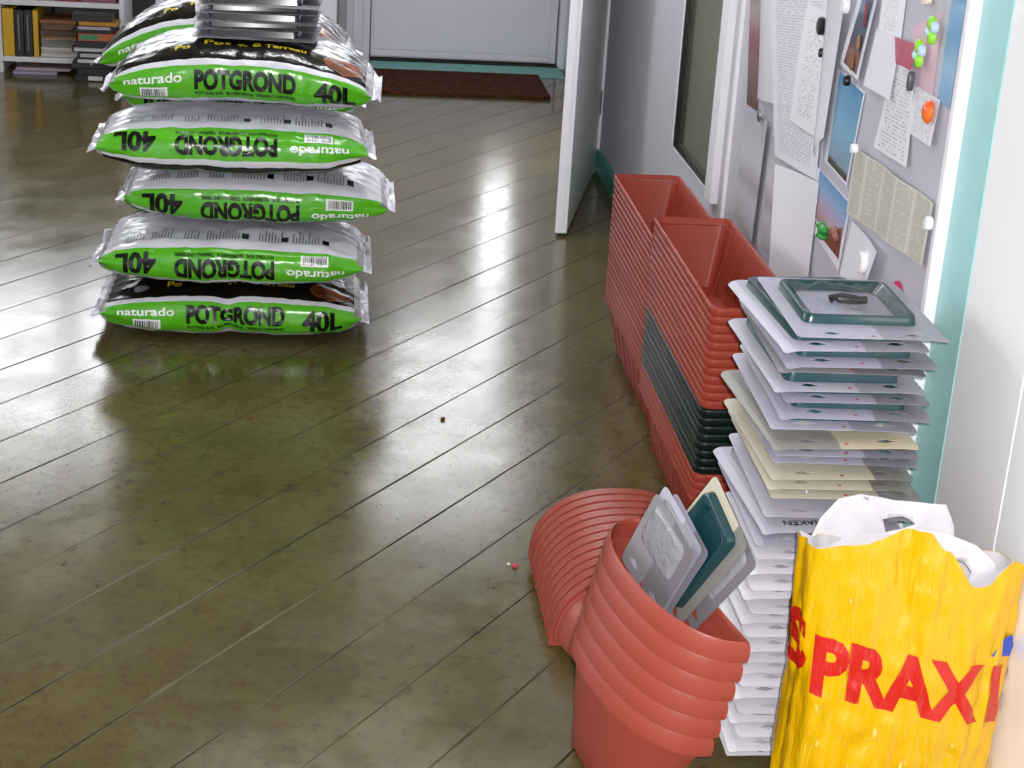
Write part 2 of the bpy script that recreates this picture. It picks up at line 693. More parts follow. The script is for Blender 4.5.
# window in the far wall, over the bookcase
wf = MB()
wf.box(-2.25, -.55, YF + .02, YF + .09, 1.22, 1.29)
wf.box(-2.25, -.55, YF + .02, YF + .09, 2.28, 2.35)
for x in (-2.25, -1.44, -.62):
    wf.box(x, x + .07, YF + .02, YF + .09, 1.29, 2.28)
wo = struct(wf.build('window_2', M_white))
MB().box(-2.18, -.62, YF + .05, YF + .056, 1.29, 2.28).build('window_pane', M_glass, wo)
MB().box(-2.3, -.5, YF - .1, YF + .02, 1.19, 1.22).build('window_sill', M_white, wo)

wf = MB()  # unseen window added in the left wall to light the right wall
wf.box(-3.29, -3.22, 2.2, 6.3, .95, 1.02)
wf.box(-3.29, -3.22, 2.2, 6.3, 2.33, 2.40)
for yy in (2.2, 3.2, 4.22, 5.24, 6.23):
    wf.box(-3.29, -3.22, yy, yy + .07, 1.02, 2.33)
wo = struct(wf.build('added_side_window', M_white))
MB().box(-3.26, -3.254, 2.27, 6.23, 1.02, 2.33).build('window_pane', M_glass, wo)
# far door: closed leaf with a drip rail, glazed above; casing at its sides
dl = MB()
y0, y1 = YF + .015, YF + .06
dl.box(DX0, DX1, y0, y1, .02, .62)
dl.box(DX0, .36, y0, y1, .62, 2.02)
dl.box(.945, DX1, y0, y1, .62, 2.02)
dl.box(.36, .80, y0, y1, .62, 1.50)
dl.box(.80, .945, y0, y1, 1.44, 1.50)
dl.box(.36, .945, y0, y1, 1.97, 2.02)
dl.box(DX0 + .005, DX1 - .03, y0 - .012, y0, .028, .056)
dl.box(DX0 + .012, DX1 - .035, y0 - .006, y0, .062, .60)
door = struct(dl.build('door_2', M_fardoor, bevel=.003))
MB().box(.36, .945, YF + .035, YF + .04, 1.50, 1.97).build('door_pane', M_glass, door)
MB().box(.80, .945, YF + .035, YF + .04, .62, 1.44).build('door_pane', M_glass, door)
MB().tube([(1.07, y0, 1.05), (1.07, y0 - .05, 1.05), (.96, y0 - .055, 1.05)], .01).build('door_handle', mat('door_steel', '#a8a8a8', .3, metal=1), door, smooth=True)
st = MB()  # dark strips added behind the leaf to block light leaking past it
st.box(DX0 - .019, DX0 + .03, YF + .062, YF + .09, 0, 2.06)
st.box(DX1 - .03, DX1 + .019, YF + .062, YF + .09, 0, 2.06)
st.box(DX0 - .019, DX1 + .019, YF + .062, YF + .09, 0, .05)
st.build('door_light_blocker', M_dark, door)
tr = MB()
tr.box(DX0, DX1, YF + .02, YF + .07, 2.02, 2.08)
tr.box(DX0, DX1, YF + .02, YF + .07, 2.56, 2.62)
tr.box(DX0, DX0 + .06, YF + .02, YF + .07, 2.08, 2.56)
tr.box(DX1 - .06, DX1, YF + .02, YF + .07, 2.08, 2.56)
to = struct(tr.build('window_3', M_white))
MB().box(DX0 + .06, DX1 - .06, YF + .042, YF + .047, 2.08, 2.56).build('window_pane', M_glass, to)
cs = MB()
cs.box(.05, DX0 - .006, YF - .03, YF + .1, 0, 2.66)
cs.box(.085, .10, YF - .036, YF - .03, 0, 2.66)
cs.box(.135, .15, YF - .036, YF - .03, 0, 2.66)
cs.box(DX1 + .006, 1.20, YF - .03, YF + .1, 0, 2.66)
struct(cs.build('trim_2', M_fardoor, bevel=.003))
struct(MB().box(DX0 - .005, DX1 + .01, 8.765, YF + .1, 0, .016).build('door_gap_shade', M_dark))  # dark strip standing in for the shade of the gap under the door
sl = MB()
# worn turquoise sill in front of the door
sl.grid(30, 1, lambda u, v: (.176 + u * .985, (8.50 + .05 * noise.noise((u * 9, 3, 1)) * (1 - v) * 1.2) * (1 - v) + 8.765 * v, .0015 + .008 * v))
struct(sl.build('trim_3', M_sill))

# open door leaf hinged at the corner of the right wall
hx, hy = 1.035, 6.63
ex, ey = .786, 5.61
dv = Vector((ex - hx, ey - hy, 0))
L = dv.length
dv.normalize()
nv = Vector((-dv.y, dv.x, 0))       # to the side that faces the right wall / camera
leaf = MB()
mid = Vector((hx, hy, 0)) + dv * (L / 2)
leaf.obox(mid + Vector((0, 0, 1.02)), dv, nv, (0, 0, 1), L / 2 - .012, .0195, 1.008)
ld = struct(leaf.build('door_1', M_doorgrey, bevel=.002))
lip = MB()
e0 = Vector((hx, hy, 0)) + dv * (L - .006)
lip.obox(e0 + Vector((0, 0, 1.02)), dv, nv, (0, 0, 1), .006, .0205, 1.008)
lip.obox(e0 + dv * .008 + Vector((0, 0, 1.02)) - nv * .004, dv, nv, (0, 0, 1), .003, .011, 1.008)
lp = lip.build('door_edge', M_trim, ld, bevel=.0015)
hg = MB()
for z in (.22, 1.8):
    hg.lathe((XW - .012, 6.612, z), (0, 0, 1), [(0, .007), (.1, .007)], 12)
hg.build('door_hinge', mat('hinge_metal', '#8d8a84', .4, metal=.8), ld, smooth=True)
# white jamb at the hinge
struct(MB().box(XW - .022, XW + .001, 6.615, 6.66, .0635, 2.06).build('trim_4', M_trim))

# side window in the right wall
wfr = MB()
wfr.box(XW - .022, XW + .02, WY0 - .078, WY0, WZ0 - .012, WZ1 + .05)
wfr.box(XW - .006, XW + .02, WY1, WY1 + .012, WZ0 - .004, WZ1 + .05)
wfr.box(XW - .004, XW + .02, WY0, WY1, WZ0 - .008, WZ0)
wfr.box(XW - .012, XW + .02, WY0, WY1, WZ1, WZ1 + .05)
w1 = struct(wfr.build('window_1', M_trim, bevel=.002))
MB().box(XW + .012, XW + .016, WY0, WY1, WZ0, WZ1).build('window_pane', M_pane, w1)
nb = MB()
nb.box(XW + .022, XW + .032, WY0, WY1, WZ0, WZ1)
nb.build('window_backing', mat('olive_board_behind_glass', '#b9b8aa', .5), w1)
gk = MB()
gk.box(XW - .004, XW + .012, WY1 - .01, WY1, WZ0, WZ1)
gk.box(XW - .004, XW + .012, WY0, WY1, WZ0, WZ0 + .006)
gk.build('window_gasket', M_black, w1)


# ================================================================== BOARD WITH PAPERS
XB = XW - .022     # face of the board
M_board = mat('lavender_grey_board', '#c3c1cd', .32, .5)
bd = thing('magnetic_board', 'tall lavender grey magnetic board fixed to the wall, covered in papers and photos', 'board', (XW, 3.55, .30))
BY, BZ = 3.55, .30
p = MB().box(-.022, -.001, 2.757 - BY, 4.30 - BY, 0, 1.5)
p.build('panel', M_board, bd, bevel=.001)
fr = MB()
fr.box(-.025, -.001, 2.736 - BY, 2.757 - BY, -.03, 1.53)
fr.build('frame', M_trim, bd, bevel=.003)
fr = MB()
fr.box(-.030, -.001, 4.302 - BY, 4.318 - BY, -.03, 1.53)
fr.build('frame', M_trim, bd, bevel=.002)
fr = MB()
fr.box(-.024, -.001, 4.3181 - BY, 4.326 - BY, -.03, 1.53)
fr.build('seal', M_black, bd)


def zp(zx, zy):
    """point of the 2.4x view of the board -> photo pixel"""
    return 600 + zx * .4165, zy * .4167


def on_board(zx, zy, off=.001):
    return from_px(*zp(zx, zy), 0, XB - off)


def sheet(name, quad, mats, label, cat, off=.0015, curl=None, group=None, nu=10, nv=14, thick=.0006):
    """a sheet pinned to the board; quad = four corners (2.4x view): top-left, top-right, bottom-right, bottom-left;
    curl(u, v) -> distance it stands off the board"""
    A, B, C, D = [on_board(*q, off) for q in quad]
    cen = (A + B + C + D) / 4

    def fn(u, v):
        pt = (D * (1 - u) + C * u) * (1 - v) + (A * (1 - u) + B * u) * v
        k = curl(u, v) if curl else 0
        return pt - cen + Vector((-k, 0, 0))
    b = MB().grid(nu, nv, fn, 0, thick, (1, 0, 0))
    o = b.build(name, mats, smooth=True)
    o.location = cen
    return tag(o, label, cat, group)


def magnet(label, zx, zy, ry, rz, t, m, off=.004, name='magnet', cat='magnet', group=None, prof=None):
    c = on_board(zx, zy, off)
    n = 22
    pr = prof or [(0, .94), (.12, 1), (.8, 1), (1, .86)]
    rings = [[Vector((-h * t, math.cos(2 * PI * k / n) * ry * r, math.sin(2 * PI * k / n) * rz * r)) for k in range(n)] for h, r in pr]
    o = MB().loft(rings).build(name, m, smooth=True)
    o.location = c
    return tag(o, label, cat, group)


P_text = paper_mat('typed_paper', '#e2e0ea', '#c4c3cf', 62, (.1, .85, .05, .97), .42)
P_text2 = paper_mat('letter_paper', '#eceaf2', '#bcbbc8', 40, (.2, .72, .1, .92), .53)
P_plain = mat('plain_paper', '#e3e1eb', .55)
P_plain2 = mat('grey_paper', '#c6c4cc', .5)
P_news = paper_mat('newsprint', '#cfccbf', '#a5a297', 46, (.03, .97, .02, .98), .36, 5)
P_rcpt = paper_mat('receipt_paper', '#dedce2', '#b4b2bb', 24, (.1, .9, .03, .97), .5)
P_sleeve = mat('clear_plastic_sleeve', '#d6d5df', .1, .6)
P_stripe = picture_mat('striped_leaflet', [(0, '#a9a8ae'), (.3, '#c8c7cd'), (.42, '#a5a4ab'), (.6, '#cfced5'), (1, '#b5b4bc')], 'Y', .04, 2, .3)
P_pink = mat('pink_paper', '#dcb9c8', .5)
P_red = mat('crimson_paper', '#a3294c', .5)
P_sky = picture_mat('sky_poster', [(0, '#3f3a33'), (.06, '#56564f'), (.1, '#86a0b0'), (.45, '#7fb2d2'), (1, '#5f97c2')], 'Y', .05, 3)
P_sunset = picture_mat('sunset_photo', [(0, '#9a8a8a'), (.16, '#b79aa0'), (.4, '#b8a8c2'), (.7, '#8fb0d6'), (1, '#6c9ed2')], 'Y', .1, 3)
P_bottle = picture_mat('dark_photo', [(0, '#5a3a2c'), (.2, '#8a5c46'), (.33, '#2c2a33'), (.5, '#3a4a63'), (.8, '#33527a'), (1, '#2f4c70')], 'Y', .22, 4)
P_brown = picture_mat('brown_red_photo', [(0, '#6a4a46'), (.3, '#7d5f57'), (.55, '#8d4a52'), (.8, '#a89a94'), (1, '#5a4a4a')], 'Y', .25, 6)
P_bluestrip = picture_mat('blue_photo_strip', [(0, '#7aa6cf'), (.3, '#9cc2e0'), (.6, '#6f9cc8'), (.85, '#8fb9dd'), (1, '#3c5a86')], 'Y', .12, 5)
P_clip = mat('metal_clip', '#c8c8cc', .2, metal=.9)
M_whiteplastic = mat('white_plastic', '#efeef2', .3)

# left side
sheet('photo_strip', [(362, -40), (392, -40), (378, 268), (352, 250)], P_brown, 'narrow brown and red photo along the left edge of the board', 'photo', .002)
sheet('paper', [(392, -40), (412, -40), (424, 250), (378, 232)], P_plain2, 'grey leaflet with a rounded right edge beside the brown photo', 'paper', .003,
      lambda u, v: .014 * math.sin(PI * u), None)
sheet('paper', [(348, 262), (412, 290), (372, 585), (322, 520)], P_stripe, 'grey striped leaflet low at the left edge of the board', 'paper', .0015, lambda u, v: .01 * u * u)
sheet('paper', [(412, 320), (462, 395), (430, 640), (384, 590)], P_stripe, 'striped grey leaflet held by the lowest small black magnet', 'paper', .0015, lambda u, v: .002 * u * u * (1 - v))
sheet('paper', [(455, 395), (530, 440), (500, 690), (438, 670)], P_plain, 'blank white sheet curling outward below the typed paper', 'paper', .002, lambda u, v: .03 * (1 - u) ** 2 + .004)
# typed papers
sheet('paper', [(425, -30), (560, -30), (518, 432), (420, 375)], P_text, 'large typed sheet hanging behind the smaller letter', 'paper', .004, lambda u, v: .018 * (1 - u) ** 2 * v)
sheet('plastic_sleeve', [(548, -30), (592, -30), (536, 330), (516, 380)], P_sleeve, 'glossy clear sleeve edge to the right of the letter', 'sleeve', .0155, lambda u, v: .012 * math.sin(PI * u))
sheet('paper', [(498, 8), (572, 40), (527, 337), (456, 288)], P_text2, 'white letter held by two round black magnets', 'paper', .009, lambda u, v: .003 * math.sin(PI * v))
magnet('big round black magnet at the top of the letter', 537, 63, .017, .019, .012, M_black, .013)
magnet('small black magnet under the big one on the letter', 537, 127, .0085, .010, .010, M_black, .013)
magnet('small black magnet on the striped leaflet low on the board', 436, 416, .009, .010, .010, M_black, .012)
# pictures
sheet('photo', [(625, -20), (676, -20), (625, 192), (574, 152)], P_plain, 'white bordered photo of a red bottle above a blue poster', 'photo', .004, lambda u, v: .006 * u)
A = on_board(648, 60)
ph = sheet('photo_print', [(630, -18), (668, -18), (622, 180), (584, 150)], P_bottle, 'dark blue and brown picture with a red bottle', 'photo', .0055, lambda u, v: .006 * u)
ph.name = 'picture'
bpy.data.objects.remove(ph)
sheet('poster', [(570, 165), (636, 222), (592, 447), (538, 385)], P_plain, 'blue sky poster with a dark skyline along its bottom', 'poster', .003)
sheet('poster', [(520, 398), (602, 487), (572, 650), (500, 535)], P_plain, 'sunset landscape photo with a green animal magnet', 'photo', .0025)
magnet('small black magnet between the bottle photo and the sky poster', 599, 194, .010, .011, .011, M_black, .011)
# newspaper and sheet below it
sheet('newspaper_cutting', [(618, 352), (806, 488), (778, 640), (596, 508)], P_news, 'creased newspaper page held by two white magnets', 'newspaper', .006,
      lambda u, v: .003 * math.sin(u * 13) + .004, nu=30)
magnet('white round magnet at the upper left corner of the newspaper', 617, 357, .010, .010, .012, M_whiteplastic, .018)
magnet('white round magnet at the right edge of the newspaper', 796, 536, .010, .012, .012, M_whiteplastic, .018)
sheet('paper', [(606, 530), (688, 606), (655, 700), (575, 660)], P_plain, 'blank white sheet under the newspaper held by a thick white magnet', 'paper', .003, lambda u, v: .02 * u * u)
magnet('thick white round magnet on the sheet below the newspaper', 640, 630, .020, .022, .016, M_whiteplastic, .012)
o = magnet('magenta oval magnet with a dark centre above the pack pile', 715, 712, .021, .030, .008, mat('magenta_plastic', '#c2185c', .4), .003)
MB().lathe((-.0075, 0, -.010), (-1, 0, 0), [(0, .011), (.006, .010), (.009, .004)], 14).build('centre', M_black, o, smooth=True)
# upper right cluster
sheet('paper', [(680, -30), (738, -30), (722, 92), (668, 80)], P_text2, 'white note at the top of the board beside the bottle photo', 'paper', .003)
sheet('paper', [(664, 68), (722, 88), (702, 240), (640, 205)], P_plain, 'plain white note below the top note', 'paper', .0045, lambda u, v: .006 * (1 - v))
sheet('receipt', [(702, 150), (756, 172), (742, 402), (664, 352)], P_rcpt, 'pale paper receipt hanging under the crimson tag', 'receipt', .003, lambda u, v: .006 * (1 - v) ** 2)
sheet('paper_tag', [(708, 88), (762, 108), (758, 170), (722, 150)], P_red, 'crimson paper tag under the flower magnets', 'tag', .010, lambda u, v: .01 * (1 - v))
sheet('paper', [(748, 66), (822, 30), (796, 240), (766, 215)], P_pink, 'pink paper behind the flower magnets', 'paper', .002)
sheet('photo_strip', [(848, -30), (884, -30), (838, 262), (810, 245)], P_bluestrip, 'tall blue picture strip at the right edge of the board', 'photo', .003)
sheet('paper', [(758, 205), (816, 240), (800, 352), (748, 318)], P_rcpt, 'small white note held by the orange magnet', 'note', .006, lambda u, v: .006 * (1 - v))
M_lime = mat('lime_glass', '#8fd63a', .12, .6)
M_aqua = mat('aqua_glass', '#b4cfe2', .12, .6)
for (zx, zy, wd) in ((803, 75, 'upper'), (772, 130, 'lower')):
    c = on_board(zx, zy, .010)
    o = MB()
    for k, (dy, dz, r) in enumerate(((.006, .012, .011), (-.004, -.010, .011), (-.012, .008, .009), (.014, -.004, .008))):
        n0 = 14
        rings = [[Vector((-h * .012, dy + math.cos(2 * PI * q / n0) * r * s, dz + math.sin(2 * PI * q / n0) * r * s * 1.25)) for q in range(n0)] for h, s in ((0, .9), (.4, 1), (.8, .8), (1, .4))]
        o.loft(rings, 0 if k < 2 else 1)
    o = o.build('flower_magnet', [M_lime, M_aqua], smooth=True)
    o.location = c
    tag(o, wd + ' of the two lime green flower magnets by the pink paper', 'magnet', 'flower magnets')
o = magnet('orange egg shaped magnet on the small note', 795, 268, .017, .022, .016, mat('orange_red_plastic', '#e0481f', .2, .6, var=(40, .8, '#f09030')), .013, prof=[(0, .8), (.25, 1), (.6, .86), (.85, .55), (1, .2)])
magnet('small dark clip magnet on the receipt', 752, 195, .007, .018, .010, mat('dark_grey_plastic', '#4b4750', .4), .010, 'clip_magnet')
magnet('white round magnet at the top beside the bottle photo', 597, 14, .012, .016, .014, M_whiteplastic, .012)
magnet('cream round magnet at the top above the pink paper', 790, -4, .018, .012, .010, mat('cream_plastic', '#e3dcc4', .4), .005)
c = on_board(385, 277, .012)
o = MB().lathe((0, 0, 0), (-1, 0, 0), [(0, .014), (.003, .017), (.006, .014), (.007, .006)], 20).build('round_clip', P_clip, smooth=True)
o.location = c
tag(o, 'round silver clip at the bottom of the brown photo', 'clip')

# prints pasted on the three pictures (children of their sheets)
def print_on(parent_label, quad, m, off, curl=None, name='print'):
    par = next(o for o in COL.objects if o.get('label') == parent_label)
    A, B, C, D = [on_board(*q, off) - par.location for q in quad]

    def fn(u, v):
        pt = (D * (1 - u) + C * u) * (1 - v) + (A * (1 - u) + B * u) * v
        return pt + Vector((-(curl(u, v) if curl else 0), 0, 0))
    return MB().grid(10, 14, fn, 0, .0004, (1, 0, 0)).build(name, m, par, smooth=True)
b_par = 'white bordered photo of a red bottle above a blue poster'
print_on(b_par, [(632, -20), (668, -20), (621, 178), (583, 148)], P_bottle, .0048, lambda u, v: .006 * u)
par = next(o for o in COL.objects if o.get('label') == b_par)
def blob(zx, zy, ry, rz, m, off, n=18):
    c = on_board(zx, zy, off) - par.location
    return MB().add([c + Vector((0, math.cos(2 * PI * k / n) * ry, math.sin(2 * PI * k / n) * rz)) for k in range(n)] + [c + Vector((-.0005, 0, 0))],
                    [(k, (k + 1) % n, n) for k in range(n)])
blob(637, 35, .010, .028, None, .0125).build('printed_bottle', mat('print_red', '#8c1f24', .25), par)
blob(620, 102, .012, .016, None, .0125).build('printed_fruit', mat('print_tan', '#a9774f', .25), par)
blob(604, 148, .016, .018, None, .0115).build('printed_bread', mat('print_brown', '#8e5a3c', .25), par)
print_on('blue sky poster with a dark skyline along its bottom', [(576, 172), (632, 224), (590, 437), (546, 387)], P_sky, .0036)
print_on('sunset landscape photo with a green animal magnet', [(528, 408), (598, 488), (573, 612), (511, 512)], P_sunset, .0031)
land = MB()
q = [on_board(*t, .0042) for t in ((511, 528), (530, 545), (552, 562), (580, 545), (572, 622), (540, 580))]
cen = sum(q, Vector()) / len(q)
lp_ = next(o for o in COL.objects if o.get('label') == 'sunset landscape photo with a green animal magnet')
land.add([t - lp_.location for t in q], [tuple(range(len(q)))])
land.build('printed_land', mat('print_earth', '#7e4a3a', .3), lp_)
c = on_board(532, 553, .012)
o = MB()
for dy, dz, r in ((0, 0, .014), (-.014, .004, .010), (.012, .008, .008), (.008, -.012, .008), (-.010, -.012, .007)):
    o.lathe((.008, dy, dz), (-1, 0, 0), [(0, r * .8), (.006, r), (.012, r * .8), (.016, r * .3)], 12)
o = o.build('animal_magnet', mat('leaf_green_plastic', '#2f8f3c', .35), smooth=True)
o.location = c
tag(o, 'green animal shaped magnet on the sunset photo', 'magnet')
c = on_board(562, 560, .010)
o = MB()
for dy, dz, r in ((0, 0, .014), (-.012, -.006, .010), (.012, .004, .010)):
    o.lathe((.007, dy, dz), (-1, 0, 0), [(0, r * .8), (.005, r), (.010, r * .8), (.014, r * .3)], 12)
o = o.build('animal_magnet', mat('brown_plastic', '#8a5a48', .4), smooth=True)
o.location = c
tag(o, 'brown animal shaped magnet beside the green one', 'magnet')


# ================================================================== PLANTER BOXES (two nested stacks by the wall)
def rring(hx, hy, r, z, n=5):
    r = max(.001, min(r, hx, hy))
    pts = []
    for cx, cy, a0 in ((hx - r, hy - r, 0), (-(hx - r), hy - r, 90), (-(hx - r), -(hy - r), 180), (hx - r, -(hy - r), 270)):
        for k in range(n + 1):
            a = rad(a0 + 90 * k / n)
            pts.append(Vector((cx + math.cos(a) * r, cy + math.sin(a) * r, z)))
    return pts


PL_W, PL_L, PL_H, PL_P = .188, .68, .160, .018


def planter_meshes(ribs):
    """body and rim of a long balcony planter, base centre at the origin, long side along y"""
    hw, hl = PL_W / 2 - .0125, PL_L / 2 - .0125       # body just below the rim
    bw, bl = hw - .028, hl - .032                   # body at the base
    zt = PL_H - .017
    t = .0014

    def at(z, off):
        k = z / zt
        return rring(bw + (hw - bw) * k - off, bl + (hl - bl) * k - off, .018 - off, z)
    b = MB()
    prof = [at(.0, .004), at(.003, 0), at(.05, 0), at(.10, 0), at(zt - .002, 0), rring(PL_W / 2 - .009, PL_L / 2 - .009, .017, zt - .0005), rring(PL_W / 2 - .009, PL_L / 2 - .009, .017, zt + .0009), at(zt + .0006, t), at(.10, t), at(.05, t), at(.004, t + .0004)]
    b.loft(prof, 0, True, True)
    if ribs:
        for s in (-1, 1):
            for k in range(7):
                y = (k - 3) * .088
                for side in ribs:
                    off = .0018 if side == 'out' else -.0032
                    z0, z1 = (.002, zt - .004)
                    p0 = Vector((s * (bw + off * .5), y, z0))
                    p1 = Vector((s * (hw + off * .5), y, z1))
                    b.tube([p0, p1], .0022, 6)
    body = b.mesh('body', M_terra, True, rad(50))
    r = MB()
    z0, z1 = PL_H - .0172, PL_H
    ow, ol = PL_W / 2, PL_L / 2
    r.loft([rring(ow - .007, ol - .007, .018, z0 + .0022), rring(ow - .0012, ol - .0012, .021, z0 + .0006), rring(ow, ol, .022, z0 + .004), rring(ow, ol, .022, z1 - .005),
            rring(ow - .0015, ol - .0015, .021, z1 - .0012), rring(ow - .004, ol - .004, .02, z1), rring(ow - .006, ol - .006, .019, z1 - .003), rring(ow - .0095, ol - .0095, .017, z0 + .0022)], 0, False, False)
    rim = r.mesh('rim', M_terra, True, rad(60))
    return body, rim


PLAIN, RIBBED_IN, RIBBED_OUT = planter_meshes(()), planter_meshes(('in',)), planter_meshes(('out',))


def with_mat(me, m):
    c = me.copy()
    c.materials.clear()
    c.materials.append(m)
    return c


PLAIN_G = tuple(with_mat(m, M_green) for m in PLAIN)


def planter_stack(n, cx, cy, where, group, green=()):
    for k in range(n):                       # k = 0 at the bottom
        top = n - k
        meshes = RIBBED_IN if k == n - 1 else RIBBED_OUT if k < 1 else PLAIN
        colour = 'terracotta'
        if top in green:
            meshes, colour = PLAIN_G, 'dark green'
        label = '%s planter box, %s from the top of %s' % (colour, nth(top), where)
        if top == 1:
            label = 'open %s plastic planter box on top of %s' % (colour, where)
        if k == 0:
            label = '%s plastic planter box standing on the floor under %s' % (colour, where)
        o = thing('planter_box', label, 'planter', (cx + random.uniform(-.0007, .0007), cy + random.uniform(-.0009, .0009), k * PL_P + .0005), rad(random.uniform(-.05, .05)), group)
        link('body', meshes[0], o)
        link('rim', meshes[1], o)


planter_stack(24, .840, 3.455, 'the nearer planter stack', 'planter boxes in the nearer stack', green=set(range(13, 21)))
planter_stack(20, .858, 4.155, 'the planter stack by the far corner', 'planter boxes in the farther stack')


# ================================================================== HALF-ROUND POTS
HP_A, HP_B, HP_P, HP_H = .18, .122, .036, .216


def dring(a, b, z, back=0, n=40):
    """half-oval outline: curved front towards +y, flat back along y = back"""
    pts = []
    for k in range(n + 1):
        t = PI * k / n
        s, c = math.sin(t), math.cos(t)
        e = .86
        pts.append(Vector((a * math.copysign(abs(c) ** e, c), back + (b - back) * s ** e, z)))
    for k in range(1, 8):
        pts.append(Vector((-a + 2 * a * k / 8, back, z)))
    return pts


def half_pot_meshes(HP_A, HP_B, HP_H, hb):
    a1, b1 = HP_A - .013, HP_B - .013
    a0, b0 = a1 - .30 * (HP_H - hb), b1 - .22 * (HP_H - hb)
    H = HP_H - hb

    def at(z, t):        # z from -HP_H to -hb
        k = (z + HP_H) / H
        return dring(a0 + (a1 - a0) * k - t, b0 + (b1 - b0) * k - t, z, .011 + .08 * (HP_H - hb) * (1 - k) + t)
    b = MB()
    zs = [-HP_H + (H - .002) * q for q in (0, .03, .33, .66, 1)]
    fo_ = lambda z: dring(HP_A - .0088, HP_B - .0088, z, .007)
    b.loft([at(zs[0], .004)] + [at(z, 0) for z in zs[1:]] + [fo_(-hb - .0006), fo_(-hb + .0008), at(-hb + .0006, .0016), at(zs[3], .0016), at(zs[2], .0016), at(zs[1] + .002, .004)], 0, True, True)
    body = b.mesh('body', M_terra2, True, rad(50))
    r = MB()
    prof = [(.008, -hb + .001), (.0005, -hb), (0, -hb + .003), (.0002, -hb + .012), (.0018, -hb + .024), (.0046, -.004), (.0056, -.0008), (.0068, 0), (.0082, -.0012), (.0084, -.010), (.0088, -hb + .001)]
    r.loft([dring(HP_A - o, HP_B - o, z, -.002 + o) for o, z in prof], 0, False, False)
    rim = r.mesh('rim', M_terra2, True, rad(60))
    return body, rim


HPM = half_pot_meshes(HP_A, HP_B, HP_H, .0352)
HPD = half_pot_meshes(.178, .157, .135, .0285)


def half_pot(label, loc, Mx, group, HPM=HPM):
    o = thing('half_round_pot', label, 'plant pot', (0, 0, 0), 0, group)
    o.matrix_world = Matrix.Translation(loc) @ Mx.to_4x4()
    link('body', HPM[0], o)
    link('rim', HPM[1], o)
    return o


Mf = Matrix(((-.341, -.919, .197), (.928, -.363, -.084), (.148, .154, .977)))
Mf = Mf.to_quaternion().to_matrix()
Tf = Vector((.583, 2.363, .372))
for k in range(6):
    half_pot('half round terracotta pot holding blister packs, on top of the leaning stack' if k == 0 else 'half round terracotta pot, %s down in the leaning stack of six' % nth(k + 1),
             Tf - Mf.col[2] * (HP_P * k), Mf, 'half round pots in the leaning stack')
ang = rad(1)
inc = rad(3)
wv = Vector((-math.sin(ang) * math.cos(inc), math.cos(ang) * math.cos(inc), math.sin(inc)))        # from pot base to pot mouth
uv_ = Vector((-wv.y, wv.x, 0)).normalized()
Mb = Matrix((uv_, wv.cross(uv_), wv)).transposed()
for k in range(12):
    half_pot('half round terracotta pot, %s from the near end of the lying row' % nth(k + 1) if k else 'half round terracotta pot at the near end of the lying row, its tapered base showing',
             Vector((.600, 2.822, .0042)) + wv * (.0292 * k), Mb, 'half round pots lying in a nested row', HPD)


# ================================================================== BLISTER PACKS
M_cards = []
def card_mat(name, base, block, split, backc=None):
    m = mat(name, base, .42, .5)
    n, l = m.node_tree.nodes, m.node_tree.links
    b = n['Principled BSDF']
    t = n.new('ShaderNodeTexCoord')
    s = n.new('ShaderNodeSeparateXYZ')
    l.new(t.outputs['UV'], s.inputs[0])
    g = n.new('ShaderNodeMath')
    g.operation = 'GREATER_THAN'
    l.new(s.outputs['X'], g.inputs[0])
    g.inputs[1].default_value = split
    mx = n.new('ShaderNodeMix')
    mx.data_type = 'RGBA'
    l.new(g.outputs[0], mx.inputs[0])
    mx.inputs[6].default_value = (*lin(base), 1)
    mx.inputs[7].default_value = (*lin(block), 1)
    l.new(mx.outputs[2], b.inputs['Base Color'])
    return m
C_lav = card_mat('lavender_card', '#a5a2b3', '#807d8c', .62)
C_lav2 = card_mat('pale_lavender_card', '#b9b6c6', '#9a97a6', .55)
C_grey = card_mat('grey_card', '#8e8b90', '#77747a', .5)
C_beige = card_mat('grey_and_cream_card', '#928f89', '#c3b99f', .45)
C_cream = card_mat('cream_card', '#c4beac', '#84827f', .72)
C_white = card_mat('white_card', '#dedce4', '#d4d2da', .5)
M_tray = mat('dark_teal_plastic', '#173c42', .22, .55)
M_clear = mat('crinkled_clear_plastic', '#8f8e95', .12, .7, bump=(70, .7, .006))
M_film = glass_mat('clear_blister_film', '#f6f6f8', .02, .12)
M_navy = mat('dark_navy_plastic', '#15161f', .22, .5)
M_ink = mat('black_ink', '#26242a', .5)
M_reddot = mat('red_ink', '#b3242c', .5)


